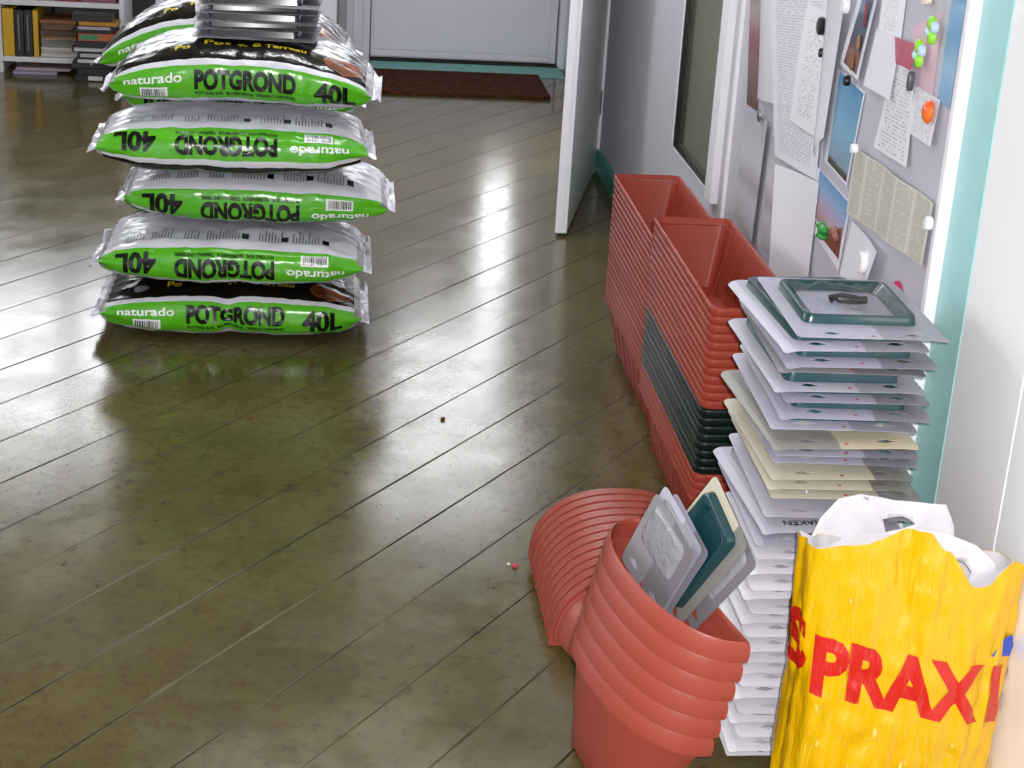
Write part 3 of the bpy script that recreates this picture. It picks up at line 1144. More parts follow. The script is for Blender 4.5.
def card_mesh(W, D, m, text=None, droop=(.0, .0), holes=True, t=.0007, curl=0):
    """card lying flat: x 0..W, y 0 (near edge)..D; real butterfly hang holes near the near edge"""
    bm = bmesh.new()
    r = .010
    outer = []
    for cx, cy, a0 in ((W - r, D - r, 0), (r, D - r, 90), (r, r, 180), (W - r, r, 270)):
        for k in range(4):
            a = rad(a0 + 30 * k)
            outer.append((cx + math.cos(a) * r, cy + math.sin(a) * r))
    loops = [outer]
    if holes:
        for hx in (.24 * W, .78 * W):
            cy = .020
            loops.append([(hx - .020, cy), (hx - .009, cy + .0035), (hx - .004, cy + .0085), (hx + .004, cy + .0085), (hx + .009, cy + .0035), (hx + .020, cy), (hx + .008, cy - .003), (hx, cy - .0055), (hx - .008, cy - .003)])
    es = []
    for lp in loops:
        vs = [bm.verts.new((x, y, 0)) for x, y in lp]
        es += [bm.edges.new((vs[i], vs[(i + 1) % len(vs)])) for i in range(len(vs))]
    bmesh.ops.triangle_fill(bm, use_beauty=True, edges=es)
    for ax, vals in ((0, [W * k / 20 for k in (.6, 1.2, 2, 5, 10, 15, 17.5, 18.5, 19.3)]), (1, [.008, .016, .025, .034, .06, D * .35, D * .5, D * .65, D * .8, D * .92])):
        for kx in vals:
            no = [0, 0, 0]
            co = [0, 0, 0]
            no[ax] = 1
            co[ax] = kx
            bmesh.ops.bisect_plane(bm, geom=bm.verts[:] + bm.edges[:] + bm.faces[:], plane_co=co, plane_no=no)

    def bend(x, y):
        u, v = x / W, y / D
        return (droop[0] * max(0, 1 - y / .031) ** 2 + droop[1] * max(0, 1 - u / .10) ** 2
                - (droop[2] if len(droop) > 2 else .004) * max(0, (u - .86) / .14) ** 2)
    me = bpy.data.meshes.new('card')
    V = [(v.co.x, v.co.y) for v in bm.verts]
    bm.verts.index_update()
    F = [tuple(v.index for v in f_.verts) for f_ in bm.faces]
    bnd = [(e.verts[0].index, e.verts[1].index) for e in bm.edges if len(e.link_faces) == 1]
    bm.free()
    b = MB()
    N = len(V)
    v3 = [(x, y, bend(x, y)) for x, y in V] + [(x, y, bend(x, y) - t) for x, y in V]
    uvs = [(x / W, y / D) for x, y in V] * 2
    b.add(v3, F + [tuple(N + i for i in reversed(q)) for q in F] + [(i, j, N + j, N + i) for i, j in bnd], 0, uvs)
    # print: red registration dot, a rule, optional word (reads from the far side)
    k = 12
    cx, cy = W * .5, .012
    b.add([(cx + math.cos(2 * PI * i / k) * .0032, cy + math.sin(2 * PI * i / k) * .0032, bend(cx, cy) + .0003) for i in range(k)], [tuple(range(k))], 2)
    if text:
        tv, tf = text_shape(text, .022, .0004, .95, .02)
        wd = max(x for x, y in tv)
        ox, oy = W * .17 + wd, .022
        b.add([(ox - x, oy + .012 - y, bend(ox - x, oy + .012 - y) + .0004) for x, y in tv], tf, 1)
    me = b.mesh('card', [m, M_ink, M_reddot], False)
    return me, bend


def tray_parts(W, D, h, kind):
    """raised blister on the card: 'tray' = dark teal tray with clear cover, 'clear' = crinkled clear bubble, 'thin'"""
    out = []
    x0, x1, y0, y1 = W * .10, W * .86, (.066 if kind in ('clear', 'frame') else .033), D * (.84 if kind == 'frame' else .93)
    cx, cy, hx, hy = (x0 + x1) / 2, (y0 + y1) / 2, (x1 - x0) / 2, (y1 - y0) / 2

    def rr(o, z, r=.014):
        return [p + Vector((cx, cy, 0)) for p in rring(hx - o, hy - o, r, z)]
    if kind == 'frame':
        b = MB().loft([rr(0, 0), rr(.002, h * .9), rr(.003, h), rr(.007, h), rr(.009, h * .92), rr(.024, .0022)], 0, False, False)
        out.append(('tray', b.mesh('tray', [M_tray], True, rad(40))))
    elif kind == 'dark':
        b = MB().loft([rr(0, 0), rr(.002, h * .9), rr(.004, h), rr(.012, h)], 0, False, True)
        out.append(('blister', b.mesh('blister', [M_navy], True, rad(40))))
    elif kind == 'tray':
        b = MB().loft([rr(0, 0), rr(.002, h * .9), rr(.004, h), rr(.012, h), rr(.014, h * .92), rr(.020, .0022)], 0, False, True)
        out.append(('tray', b.mesh('tray', [M_tray], True, rad(40))))
    else:
        b = MB().loft([rr(0, 0), rr(.004, h * .85), rr(.008, h), rr(.03, h * 1.02)], 0, False, True)
        out.append(('blister', b.mesh('blister', [M_clear], True, rad(40))))
    return out


PACKVAR = {}
def pack_proto(key, W, D, m, h, kind, text=None, droop=(0, 0), holes=True):
    if key not in PACKVAR:
        me, bend = card_mesh(W, D, m, text, droop, holes)
        PACKVAR[key] = (me, tray_parts(W, D, h, kind))
    return PACKVAR[key]


def pack(label, loc, key, rot=(0, 0, 0), group=None, **kw):
    me, parts = pack_proto(key, **kw)
    o = thing('blister_pack', label, 'blister pack', loc, 0, group)
    o.rotation_euler = rot
    link('card', me, o)
    for nm, pm in parts:
        link(nm, pm, o)
    return o


# the tall pile against the board: from the floor up
PW, PD = .245, .345
PX, PY = .704, 2.425
pile = []
z = .002
rnd = random.Random(3)
NLOW, NUP = 17, 17
G = 'blister packs in the tall pile'
spec_up = [   # bottom to top of the upper half: (key, material, height, kind, text, droop, dx, dy)
    ('u_thin', C_lav, .016, 'clear', None), ('u_text', C_lav2, .026, 'clear', 'BAKHAKEN'), ('u_clear', C_lav2, .030, 'clear', None), ('u_cream', C_cream, .012, 'clear', None),
    ('u_cream2', C_cream, .014, 'clear', None), ('u_cream3', C_cream, .022, 'clear', None), ('u_lav', C_lav, .010, 'tray', None), ('u_lav', C_lav, .010, 'clear', None), ('u_beige', C_beige, .026, 'clear', None), ('u_tray', C_lav2, .020, 'tray', None), ('u_tray2', C_lav, .020, 'tray', None),
    ('u_text2', C_lav, .012, 'tray', None), ('u_tray', C_lav2, .026, 'tray', None), ('u_grey', C_grey, .010, 'tray', None), ('u_tray2', C_lav, .022, 'tray', None), ('u_tray', C_lav2, .015, 'tray', None), ('u_top', C_lav2, .014, 'frame', None)]
spec_up = [(a, b_, c_ * 1.06, d_, e_) for a, b_, c_, d_, e_ in spec_up]
total = NLOW + len(spec_up)
idx = 0
for k in range(NLOW):
    top = total - idx
    dx, dy = rnd.uniform(-.008, .006), rnd.uniform(-.010, .008)
    pack(('white carded blister pack, %s from the top of the tall pile' % nth(top)) if k else 'white carded blister pack on the floor at the foot of the tall pile',
         (PX + dx - .012, PY + dy - .01, z), 'w%d' % (k % 4), (rad(rnd.uniform(-.12, .12)), rad(rnd.uniform(-.12, .12)), rad(rnd.uniform(-2, 2))), G,
         W=PW + .01, D=.255, m=C_white, h=.0205, kind='clear', droop=(-.003 - .002 * (k % 3), -.006 * (k % 2)))
    z += .0235
    idx += 1
tops = []
for k, (key, m, h, kind, text) in enumerate(spec_up):
    top = total - idx
    dx, dy = rnd.uniform(-.010, .010), rnd.uniform(-.010, .008)
    if key == 'u_top':
        dx, dy = .016, -.008
    dr = rnd.choice([(-.003, -.005), (-.005, -.007), (-.002, -.003)])
    if top == 1:
        dr = (0, 0)
    word = {C_lav: 'lavender grey', C_lav2: 'pale lavender', C_cream: 'cream', C_beige: 'grey and cream', C_grey: 'grey'}[m]
    extra = ' with upside down word' if text else ' with dark tray' if kind == 'tray' else ' with clear bubble'
    o = pack('%s blister pack%s, %s from the top of the tall pile' % (word, extra, nth(top)) if top > 1 else 'pale blister pack with an open dark teal tray, topmost of the tall pile',
             (PX + dx, PY + dy, z), '%s_%s_%s_%s' % (key, m.name, kind, dr), (rad(rnd.uniform(-.12, .12)), rad(rnd.uniform(-.15, .15)), rad(rnd.uniform(-3, 3)) if top > 1 else rad(-1)), G,
             W=PW + rnd.uniform(-.012, .004), D=.31 if top == 1 else PD, m=m, h=h, kind=kind, text=text, droop=dr)
    tops.append(o)
    z += h + .0032
    idx += 1
PILE_TOP = z
# contents of the top pack: a black hook under crinkled film
t = tops[-1]
hk = MB()
hk.tube([(.095, .17, .008), (.105, .16, .012), (.125, .155, .012), (.150, .158, .012)], .007, 8)
hk.tube([(.095, .18, .008), (.115, .185, .010), (.140, .175, .010)], .005, 8)
hk.build('hook', M_black, t, smooth=True)
fl = MB()
fl.grid(22, 16, lambda u, v: (.04 + u * .165, .085 + v * .19, .0130 + .004 * noise.noise((u * 7, v * 7, 2)) + (.006 * max(0, u - .5) * max(0, v - .5) * noise.noise((u * 17, v * 17, 5)))), 0)
fl.build('film', M_film, t, smooth=True)


# packs standing in the open half pot
def standing(label, base, up, right, W, D, m, h, kind, key):
    me, parts = pack_proto(key, W=W, D=D, m=m, h=h, kind=kind, droop=(0, 0, 0))
    up, right = Vector(up).normalized(), Vector(right)
    right = (right - up * right.dot(up)).normalized()
    nrm = right.cross(up)
    o = thing('blister_pack', label, 'blister pack', (0, 0, 0), 0, 'blister packs in the open half pot')
    o.matrix_world = Matrix.Translation(base) @ Matrix((right, up, nrm)).transposed().to_4x4()
    link('card', me, o)
    for nm, pm in parts:
        link(nm, pm, o)
    return o


# ================================================================== SACKS
M_sgreen = mat('green_film', '#56b11f', .22, .55, bump=(26, .35, .006))
M_swhite = mat('white_film', '#d9d8e2', .22, .55, bump=(30, .4, .006))
M_sblack = mat('black_film', '#110f0c', .2, .35, bump=(30, .4, .006), var=(14, .35, '#2c2118'))
M_sclear = mat('clear_silver_film', '#aeacb0', .15, .7, bump=(40, .7, .006), var=(30, .7, '#6e6a68'))
M_print = mat('black_print', '#0d0d0c', .25, .5)
M_wprint = mat('white_print', '#eef0ee', .3)
M_yprint = mat('yellow_print', '#c9b41e', .3)
M_gprint = mat('grey_print', '#6a6972', .4)
M_pic = mat('orange_flower_print', '#8c4a1e', .25, var=(22, .9, '#2c1d12'))
SACK_MATS = [M_sgreen, M_swhite, M_sblack, M_sclear, M_print, M_wprint, M_yprint, M_gprint, M_pic]


def sack_texts():
    """lettering of the front band: (shape, offset a, offset v, material)"""
    out = []

    def put(body, size, bold, sx, a0, a1, v, mi):
        V, F = text_shape(body, size, bold, 1, .02)
        lo, hi = min(x for x, y in V), max(x for x, y in V)
        s = (a1 - a0) / (hi - lo)
        V = [((x - lo) * s + a0, (y + v) * 1.16) for x, y in V]
        out.append((V, F, mi))
    put('naturado', .030, .0006, 1, -.305, -.150, .006, 5)
    put('POTGROND', .056, .0030, 1, -.118, .148, -.010, 4)
    put('POTTING SOIL  BLUMENERDE  TERREAU UNIVERSEL', .011, .0004, 1, -.116, .148, -.026, 4)
    put('40L', .072, .0032, 1, .196, .306, -.026, 4)
    out.append((*rect_shape(-.262, -.188, -.037, -.005, .006), 5))
    rr = random.Random(5)
    x = -.257
    while x < -.194:
        wd = rr.choice((.0012, .002, .003))
        out.append((*rect_shape(x, x + wd, -.034, -.009, .005), 4))
        x += wd + rr.choice((.0015, .0025))
    return out


def back_texts():
    """small print on the white back, just above the band (read upside down from the front): given in arc metres"""
    out = []
    rr = random.Random(9)
    for (a0, a1, n_) in ((-.235, -.165, 5), (-.135, -.07, 6), (-.02, .07, 7), (.09, .13, 6), (.16, .215, 6), (.235, .28, 4)):
        a = a0
        while a < a1:
            ln = rr.uniform(.03, .085)
            v0 = .082
            out.append((*rect_shape(a, a + .0032, v0, v0 + ln, .02), 7))
            a += .0085
    for a in (-.262, -.152, -.045):
        out.append((*rect_shape(a, a + .018, .086, .115, .02), 4))
    for v in (.082, .135):
        out.append((*rect_shape(.08, .285, v, v + .0015, .02), 7))
    out.append((*rect_shape(.285, .2865, .082, .135, .02), 7))
    return out


def front_top_texts():
    out = []
    for body, size, a0, a1, v, mi in (('Po', .05, -.175, -.135, .105, 6), ('Pot', .05, -.10, -.03, .13, 6), ('g. B', .05, -.015, .05, .128, 6), ('Terreau', .045, .06, .17, .12, 6)):
        V, F = text_shape(body, size, .001, 1, .02)
        lo, hi = min(x for x, y in V), max(x for x, y in V)
        s = (a1 - a0) / (hi - lo)
        out.append(([((x - lo) * s + a0, (y * .8) + v) for x, y in V], F, mi))
    k = 20
    for cx, cv, r1, r2, mi in ((-.245, .105, .020, .016, 7), (.27, .12, .055, .050, 8)):
        V = [(cx + math.cos(2 * PI * i / k) * r1 * q, cv + math.sin(2 * PI * i / k) * r2 * q) for q in (1, .66, .33) for i in range(k)] + [(cx, cv)]
        F = [(i, (i + 1) % k, k + (i + 1) % k, k + i) for i in range(k)] + [(k + i, k + (i + 1) % k, 2 * k + (i + 1) % k, 2 * k + i) for i in range(k)] + [(2 * k + i, 2 * k + (i + 1) % k, 3 * k) for i in range(k)]
        out.append((V, F, mi))
    return out


TXT_BAND, TXT_BACK, TXT_TOP = sack_texts(), back_texts(), front_top_texts()


def sack(label, loc, L, D, H, flip=False, rz=0, ry=0, arch=0, band=0.0, seed=0, group=None, topfall=0, detail=True, kink=None):
    """pillow shaped plastic sack. local frame: length along x, front at -y, base at z = 0"""
    hd, hh = D / 2, H / 2
    n_exp = 3.0

    def raw(u, ph):
        uu = min(abs(u), 1)
        h = hh * max(1 - uu ** 3.4, 0) ** .52
        d = hd * (.90 + .10 * (1 - uu ** 4)) * (1 - .10 * uu ** 6)
        c, s = math.cos(ph), math.sin(ph)
        y = -d * math.copysign(abs(c) ** (2 / n_exp), c)
        zz = h * math.copysign(abs(s) ** (2 / n_exp), s)
        return Vector((u * L / 2, y, zz))
    # arc length of the middle section
    N = 720
    arc = [0]
    prev = raw(0, 0)
    for i in range(1, N + 1):
        p = raw(0, PI * i / N)
        arc.append(arc[-1] + (p - prev).length)
        prev = p
    half = arc[-1]

    def ph_of(v):
        s = 1 if v >= 0 else -1
        v = min(abs(v), half)
        i = np.searchsorted(arc, v)
        i = min(max(int(i), 1), N)
        t = (v - arc[i - 1]) / max(arc[i] - arc[i - 1], 1e-9)
        return s * PI * (i - 1 + t) / N

    def S(a, v, off=0):
        u = 2 * a / L
        ph = ph_of(v + band)
        p = raw(u, ph)
        # outward direction
        q = Vector((0, p.y / hd ** 2, p.z / max(hh, .01) ** 2))
        nrm = q.normalized() if q.length > 1e-9 else Vector((0, -1, 0))
        uu = min(abs(u), 1)
        wr = .0055 * noise.noise((a * 9 + seed * 3.1, v * 8, seed)) + .0035 * noise.noise((a * 22, v * 15 + seed, 7)) + .002 * noise.noise((a * 52, v * 30 + seed, 3))
        wr += uu ** 5 * .006 * math.sin(v * 95 + seed + a * 20)
        if kink is not None:
            wr -= .016 * math.exp(-((a - kink) / .022) ** 2) * math.exp(-(v / .09) ** 2)
        p = p + nrm * (wr + off)
        # top settles, whole sack bows
        p.z += hh + arch * (1 - u * u) - arch * .5 - topfall * uu ** 2.5
        return p
    b = MB()
    # material bands in content coordinates
    cuts = [(-.055, 1), (-.040, 1), (.040, 0), (.060, 1), (.078, 2), (half - .02, 2)]
    bounds = [-half + .0, -.26, -.18, -.12, -.055, -.040, .040, .060]
    vs = sorted(set([round(-half + 2 * half * i / 84, 4) for i in range(85)] + [-.068, -.050, .050, .068]))
    nu = 72
    us = [(-L / 2) + L * i / nu for i in range(nu + 1)]
    s_ = -1 if flip else 1
    rows = [[S(s_ * a, s_ * v) for a in us] for v in vs]
    # wrap: v from -half..half closes on itself
    W_ = nu + 1
    verts = [p for r in rows for p in r]
    faces, mi = [], []
    for i in range(len(vs) - 1):
        vm = (vs[i] + vs[i + 1]) / 2
        for j in range(nu):
            am = (us[j] + us[j + 1]) / 2
            if abs(am) > L / 2 - .022 and abs(vm) > .03:
                k = 3
            elif -.050 < vm < .050:
                k = 0
            elif -.068 < vm < .068:
                k = 1
            elif vm > 0:
                k = 2
            else:
                k = 1
            faces.append((i * W_ + j, i * W_ + j + 1, (i + 1) * W_ + j + 1, (i + 1) * W_ + j))
            mi.append(k)
    b.add(verts, faces, mi)
    if detail:
        items = list(TXT_BAND)
        if flip:
            # back print lies below the band in reading direction
            items += [([(x, -y) for x, y in V], F, m_) for V, F, m_ in TXT_BACK]
        else:
            items += TXT_TOP
        for V, F, m_ in items:
            b.add([S(s_ * x, s_ * (y if abs(y) < .07 else y + math.copysign(.008, y)), .0014 + (.0012 if m_ == 4 else 0)) for x, y in V], F, m_)
    o = thing('soil_sack', label, 'sack', loc, rz, group)
    o.rotation_euler = (0, ry, rz)
    b.build('film', SACK_MATS, o, smooth=True, angle=rad(80))
    # sealed end flaps
    for s in (-1, 1):
        def fl(u, v):
            y = (v - .5) * D * .80
            x = s * (L / 2 - .012 + u * .034)
            z0 = S(s * L * .4999, 0).z
            return (x, y, z0 - .012 * u + (.012 + .014 * u) * noise.noise((v * 5 + seed, u * 2, s * 3 + seed)))
        MB().grid(4, 26, fl, 0, .0012).build('end_seam', M_sclear if not detail else M_swhite, o, smooth=True)
    return o


GF, GB = 'soil sacks in the front stack', 'soil sacks in the back stack'
YB_ = 4.49
sack('bottom sack of the front stack, green band upright, folded in the middle', (-.272, YB_ + .15, 0), .715, .43, .149, False, 0, 0, .008, -.002, 1, GF, kink=-.005)
sack('second sack from the floor in the front stack, its print upside down', (-.268, YB_ + .125, .160), .715, .43, .140, True, rad(-.6), 0, 0, .006, 2, GF, topfall=.006)
sack('middle sack of the front stack, its print upside down, shifted to the right', (-.205, YB_ + .215, .306), .715, .43, .150, True, rad(-.6), rad(.6), .004, -.012, 3, GF)
sack('fourth sack from the floor in the front stack, its print upside down', (-.268, YB_ + .125, .466), .715, .43, .146, True, rad(1), rad(-.3), 0, .034, 4, GF)
sack('top sack of the front stack, print upright, black face up under the packs', (-.243, YB_ + .235, .622), .70, .46, .168, False, rad(-2), rad(.3), .03, -.014, 5, GF, topfall=.01)
for k, lab in enumerate(('lowest sack of the stack behind, hidden but for its end flaps', 'second sack from the floor in the stack behind', 'third sack from the floor in the stack behind', 'fourth sack from the floor in the stack behind')):
    sack(lab, (-.30 + (.02 if k % 2 else -.012), 5.235, .158 * k), .70, .42, .149, k % 2 == 1, rad((-1.5, 1, -2, 1.5)[k]), 0, 0, 0, 11 + k, GB)
sack('top sack of the stack behind, its green band showing past the front stack', (-.315, 5.235, .645), .74, .44, .16, False, rad(-3), rad(-1), .05, -.02, 17, GB, topfall=.05)

# small pile of packs on the top sack
GT = 'blister packs on the top sack'
zz = .812
for k in range(6):
    lab = ('dark tray blister pack lying directly on the top sack', 'dark tray blister pack second up on the sack', 'dark tray blister pack third up on the sack', 'dark tray blister pack fourth up on the sack',
           'dark tray blister pack fifth up on the sack', 'grey card blister pack on top of the packs on the sack')[k]
    o = pack(lab, (-.385 + (0, .008, .004, .012, .008, .03)[k], 4.60 + (.0, .008, .012, .02, .03, .03)[k], zz), 'sk%d' % (k % 2), (0, 0, rad((-4, 3, -2, 5, -3, 9)[k])), GT,
             W=.33, D=.26, m=C_grey, h=.0175, kind='dark', droop=(-.002, -.002, .001))
    zz += .0205
MB().grid(8, 8, lambda u, v: (.005 + .10 * u, .03 + .16 * v, .004 + .028 * (1 - u) ** 2 + .004 * noise.noise((u * 4, v * 4, 9))), 0, .0006).build('loose_film', M_film, o, smooth=True)
MB().loft([[Vector((.16 + math.cos(2 * PI * q / 24) * .045 * r, .11 + math.sin(2 * PI * q / 24) * .06 * r, z_)) for q in range(24)] for r, z_ in ((1, .019), (1, .026), (.8, .031))]).build('bubble', M_clear, o, smooth=True)


# ================================================================== YELLOW CARRIER BAG
M_yel = mat('yellow_carrier_film', '#d8a600', .12, .7, bump=(40, .7, .014), stretch=(1, 1, .22))
M_bwhite = mat('white_carrier_film', '#d2ced4', .28, .5, bump=(30, .35, .006))
M_bred = mat('red_carrier_print', '#c01f14', .12, .7, bump=(40, .7, .014), stretch=(1, 1, .22))
M_bblue = mat('blue_carrier_print', '#2446b8', .25)
M_bedge = mat('dark_print_outline', '#7a1a10', .3)
BCX, BCY = .884, 2.235
HW, HD = .172, .082


def bag_pt(arc, z, off=0):
    """arc = metres round the bag from the middle of its front, + to the right"""
    n_e = 3.2
    u = arc / 1.0
    # map arc to angle by table
    ph = bag_ang(arc)
    k = .955 + .05 * min(1, max(0, z / .4)) + .015 * math.sin(z * 9 + 1)
    c, s = math.cos(ph), math.sin(ph)
    x = HW * k * math.copysign(abs(s) ** (2 / n_e), s)
    y = -HD * (1 - .25 * max(0, (z - .2) / .3)) * math.copysign(abs(c) ** (2 / n_e), c)
    q = Vector((x / HW ** 2, y / HD ** 2, 0))
    nrm = q.normalized() if q.length > 1e-9 else Vector((0, -1, 0))
    w = .013 * noise.noise((arc * 9, z * 2.2, 3)) + .011 * noise.noise((arc * 22 + z * 2, z * 3.2, 8)) + .006 * noise.noise((arc * 48 - z * 6, z * 6, 1)) + .004 * noise.noise((arc * 30, z * 30, 4))
    w *= min(1, z / .06 + .3)
    tilt = .03 * (z - .2)
    return Vector((BCX + x + nrm.x * (w + off), BCY + y + nrm.y * (w + off) + tilt, z * 1.06))


_tab = [0]
_prev = None
_n = 720
for i in range(_n + 1):
    ph = PI * i / _n
    c, s = math.cos(ph), math.sin(ph)
    pt = Vector((HW * math.copysign(abs(s) ** (2 / 3.2), s), -HD * math.copysign(abs(c) ** (2 / 3.2), c)))
    if _prev is not None:
        _tab.append(_tab[-1] + (pt - _prev).length)
    _prev = pt
BAG_HALF = _tab[-1]


def bag_ang(arc):
    s = 1 if arc >= 0 else -1
    v = min(abs(arc), BAG_HALF)
    i = min(max(int(np.searchsorted(_tab, v)), 1), _n)
    t = (v - _tab[i - 1]) / max(_tab[i] - _tab[i - 1], 1e-9)
    return s * PI * (i - 1 + t) / _n


def lerp_tab(x, tab):
    if x <= tab[0][0]:
        return tab[0][1]
    for (a, b_), (c, d_) in zip(tab, tab[1:]):
        if x <= c:
            t = (x - a) / (c - a)
            t = t * t * (3 - 2 * t)
            return b_ + (d_ - b_) * t
    return tab[-1][1]


# height of the yellow edge round the bag, by arc from the middle of the front
TOP = [(-BAG_HALF, .44), (-.40, .44), (-.30, .455), (-.24, .475), (-.17, .480), (-.10, .490), (-.02, .512), (.0, .512), (.03, .485), (.085, .428), (.10, .428), (.145, .462), (.19, .445), (.25, .43), (.32, .43), (BAG_HALF, .44)]
bagm = MB()
NA, NZ = 200, 60
verts, faces = [], []
for i in range(NA):
    a = -BAG_HALF + 2 * BAG_HALF * i / NA
    h = lerp_tab(a, TOP)
    for j in range(NZ + 1):
        verts.append(bag_pt(a, h * j / NZ))
W_ = NZ + 1
for i in range(NA):
    i2 = (i + 1) % NA
    for j in range(NZ):
        faces.append((i * W_ + j, i2 * W_ + j, i2 * W_ + j + 1, i * W_ + j + 1))
verts.append(Vector((BCX, BCY, .002)))
for i in range(NA):
    faces.append((i * W_, ((i + 1) % NA) * W_, len(verts) - 1))
bagm.add(verts, faces, 0)


def bag_letters(body, a0, a1, zb, size, slope):
    V, F = text_shape(body, size, size * .045, 1, .012)
    lo, hi = min(x for x, y in V), max(x for x, y in V)
    s = (a1 - a0) / (hi - lo)
    for grow, off, mi in ((1.0, .0022, 1),):
        pts = []
        for x, y in V:
            aa = (x - lo) * s + a0
            pts.append(bag_pt(aa, zb + y - slope * (aa + .14), off))
        bagm.add(pts, F, mi)


bag_letters('PRAX', -.154, .120, .262, .118, .16)
bag_letters('I', .134, .158, .262, .118, .16)
bag_letters('S', .190, .245, .262, .118, .16)
bag_letters('PRAXIS', -.60, -.165, .285, .118, 0)
bl = [(.128, .318), (.168, .312), (.184, .322), (.170, .345), (.150, .345)]
bagm.add([bag_pt(a, zq, .0025) for a, zq in bl], [tuple(range(5))], 2)
bag = thing('carrier_bag', 'glossy yellow plastic carrier bag with red lettering and white handles', 'bag', (0, 0, 0))
body = bagm.build('film', [M_yel, M_bred, M_bblue], bag, smooth=True, angle=rad(70))
# white inner side
inn = MB()
v2 = []
for i in range(NA):
    a = -BAG_HALF + 2 * BAG_HALF * i / NA
    h = lerp_tab(a, TOP)
    for j in range(0, 9):
        v2.append(bag_pt(a, h - .16 * (1 - j / 8), -.0016))
W2 = 9
inn.add(v2, [(i * W2 + j, ((i + 1) % NA) * W2 + j, ((i + 1) % NA) * W2 + j + 1, i * W2 + j + 1) for i in range(NA) for j in range(8)])
inn.build('lining', M_bwhite, bag, smooth=True)


def handle_sheet(outer, hole, Y, lean, seed):
    """white film panel with a die-cut hand hole; outlines are photo pixels put on the plane y = Y"""
    bm = bmesh.new()
    es = []
    for lp in (outer, hole):
        pts = [from_px(x, y, 1, Y) for x, y in lp]
        vs = [bm.verts.new(p) for p in pts]
        es += [bm.edges.new((vs[i], vs[(i + 1) % len(vs)])) for i in range(len(vs))]
    bmesh.ops.triangle_fill(bm, use_beauty=True, edges=es)
    xs = [v.co.x for v in bm.verts]
    zs = [v.co.z for v in bm.verts]
    for ax, lo, hi in ((0, min(xs), max(xs)), (2, min(zs), max(zs))):
        k = lo + .012
        while k < hi:
            co = [0, Y, 0]
            no = [0, 0, 0]
            co[ax] = k
            no[ax] = 1
            bmesh.ops.bisect_plane(bm, geom=bm.verts[:] + bm.edges[:] + bm.faces[:], plane_co=co, plane_no=no)
            k += .012
    z0 = min(zs)
    for v in bm.verts:
        v.co.y += lean * (v.co.z - z0) + .010 * noise.noise((v.co.x * 14, v.co.z * 14, seed)) + .004 * noise.noise((v.co.x * 40, v.co.z * 40, seed))
    bmesh.ops.recalc_face_normals(bm, faces=bm.faces)
    for f_ in bm.faces:
        f_.smooth = True
    me = bpy.data.meshes.new('handle')
    bm.to_mesh(me)
    bm.free()
    me.materials.append(M_bwhite)
    o = link('handle', me, bag)
    so = o.modifiers.new('film', 'SOLIDIFY')
    so.thickness = .0008
    return o


h1 = handle_sheet([(806, 566), (808, 546), (822, 522), (842, 504), (864, 499), (900, 506), (930, 509), (952, 512), (958, 530), (955, 575), (900, 600), (840, 600)],
                  [(886, 524), (905, 521), (912, 523), (917, 527), (905, 531), (888, 536)], 2.29, .12, 1)
h1['label'] = 'white back handle panel with a hand hole'
h2 = handle_sheet([(904, 540), (909, 529), (918, 527), (945, 532), (975, 544), (993, 561), (1000, 575), (985, 600), (952, 612), (922, 596)],
                  [(921, 557), (928, 553), (940, 553), (964, 562), (970, 570), (966, 580), (950, 583), (934, 576)], 2.215, -.05, 5)
h2['label'] = 'white front handle panel with a hand hole'


# ================================================================== packs in the pot
def slot(label, v, u, w, slope, W, D, m, h, kind, key):
    """a card standing in the open pot, given in the pot's own frame: v = distance from its flat back, (u, w) = upper far corner"""
    r = Vector((-1, 0, -slope)).normalized()
    dn = Vector((slope, 0, -1)).normalized()
    base = Vector((u, v, w)) + dn * D
    return standing(label, Tf + Mf @ base, Mf @ -dn, Mf @ r, W, D, m, h, kind, key)


slot('pale grey card standing leftmost in the open half pot', .062, .082, .108, .22, .14, .15, C_grey, .005, 'clear', 'p1')
slot('pale lavender card standing second from the left in the open half pot', .053, .078, .124, .25, .14, .165, C_lav2, .005, 'clear', 'p2')
slot('narrow pale card standing third from the left in the open half pot', .044, .060, .122, .28, .13, .165, C_lav, .005, 'clear', 'p3')
slot('dark teal tray pack standing fourth from the left in the open half pot', .0265, .004, .188, .40, .135, .24, C_cream, .014, 'tray', 'p4')
slot('crinkled grey pack standing rightmost in the open half pot', .0175, -.040, .166, .45, .115, .20, C_grey, .004, 'clear', 'p5')


# ================================================================== FAR END: mat, bookcase, cabinet, shaded gap
o = MB().grid(60, 24, lambda u, v: (.16 + u * .862, 7.96 + v * .56 + .004 * noise.noise((u * 20, v * 9, 0)), .016 + .004 * noise.noise((u * 120, v * 60, 1))), 0, .014, (0, 0, -1)).build(
    'doormat', mat('coir', '#56301d', .95, .1, bump=(160, 1, .01), var=(38, .9, '#2e160c')))
tag(o, 'brown coir doormat on the floor at the far white door', 'doormat')

BK = thing('bookcase', 'low white bookcase filled with folders and papers by the far wall', 'bookcase', (-1.28, 8.13, 0))
M_bk = mat('white_bookcase_board', '#cfcdd0', .45)
M_bkd = mat('bookcase_back_board', '#55524e', .7)
for x in (-.290, .272):
    MB().box(x, x + .022, 0, .34, 0, .95).build('side_panel', M_bk, BK, bevel=.001)
for z_ in (.052, .315, .60, .93):
    MB().box(-.268, .272, .002, .338, z_, z_ + .024).build('shelf', M_bk, BK, bevel=.001)
MB().box(-.268, .272, .33, .338, .05, .93).build('back_panel', M_bkd, BK)
bz = .077


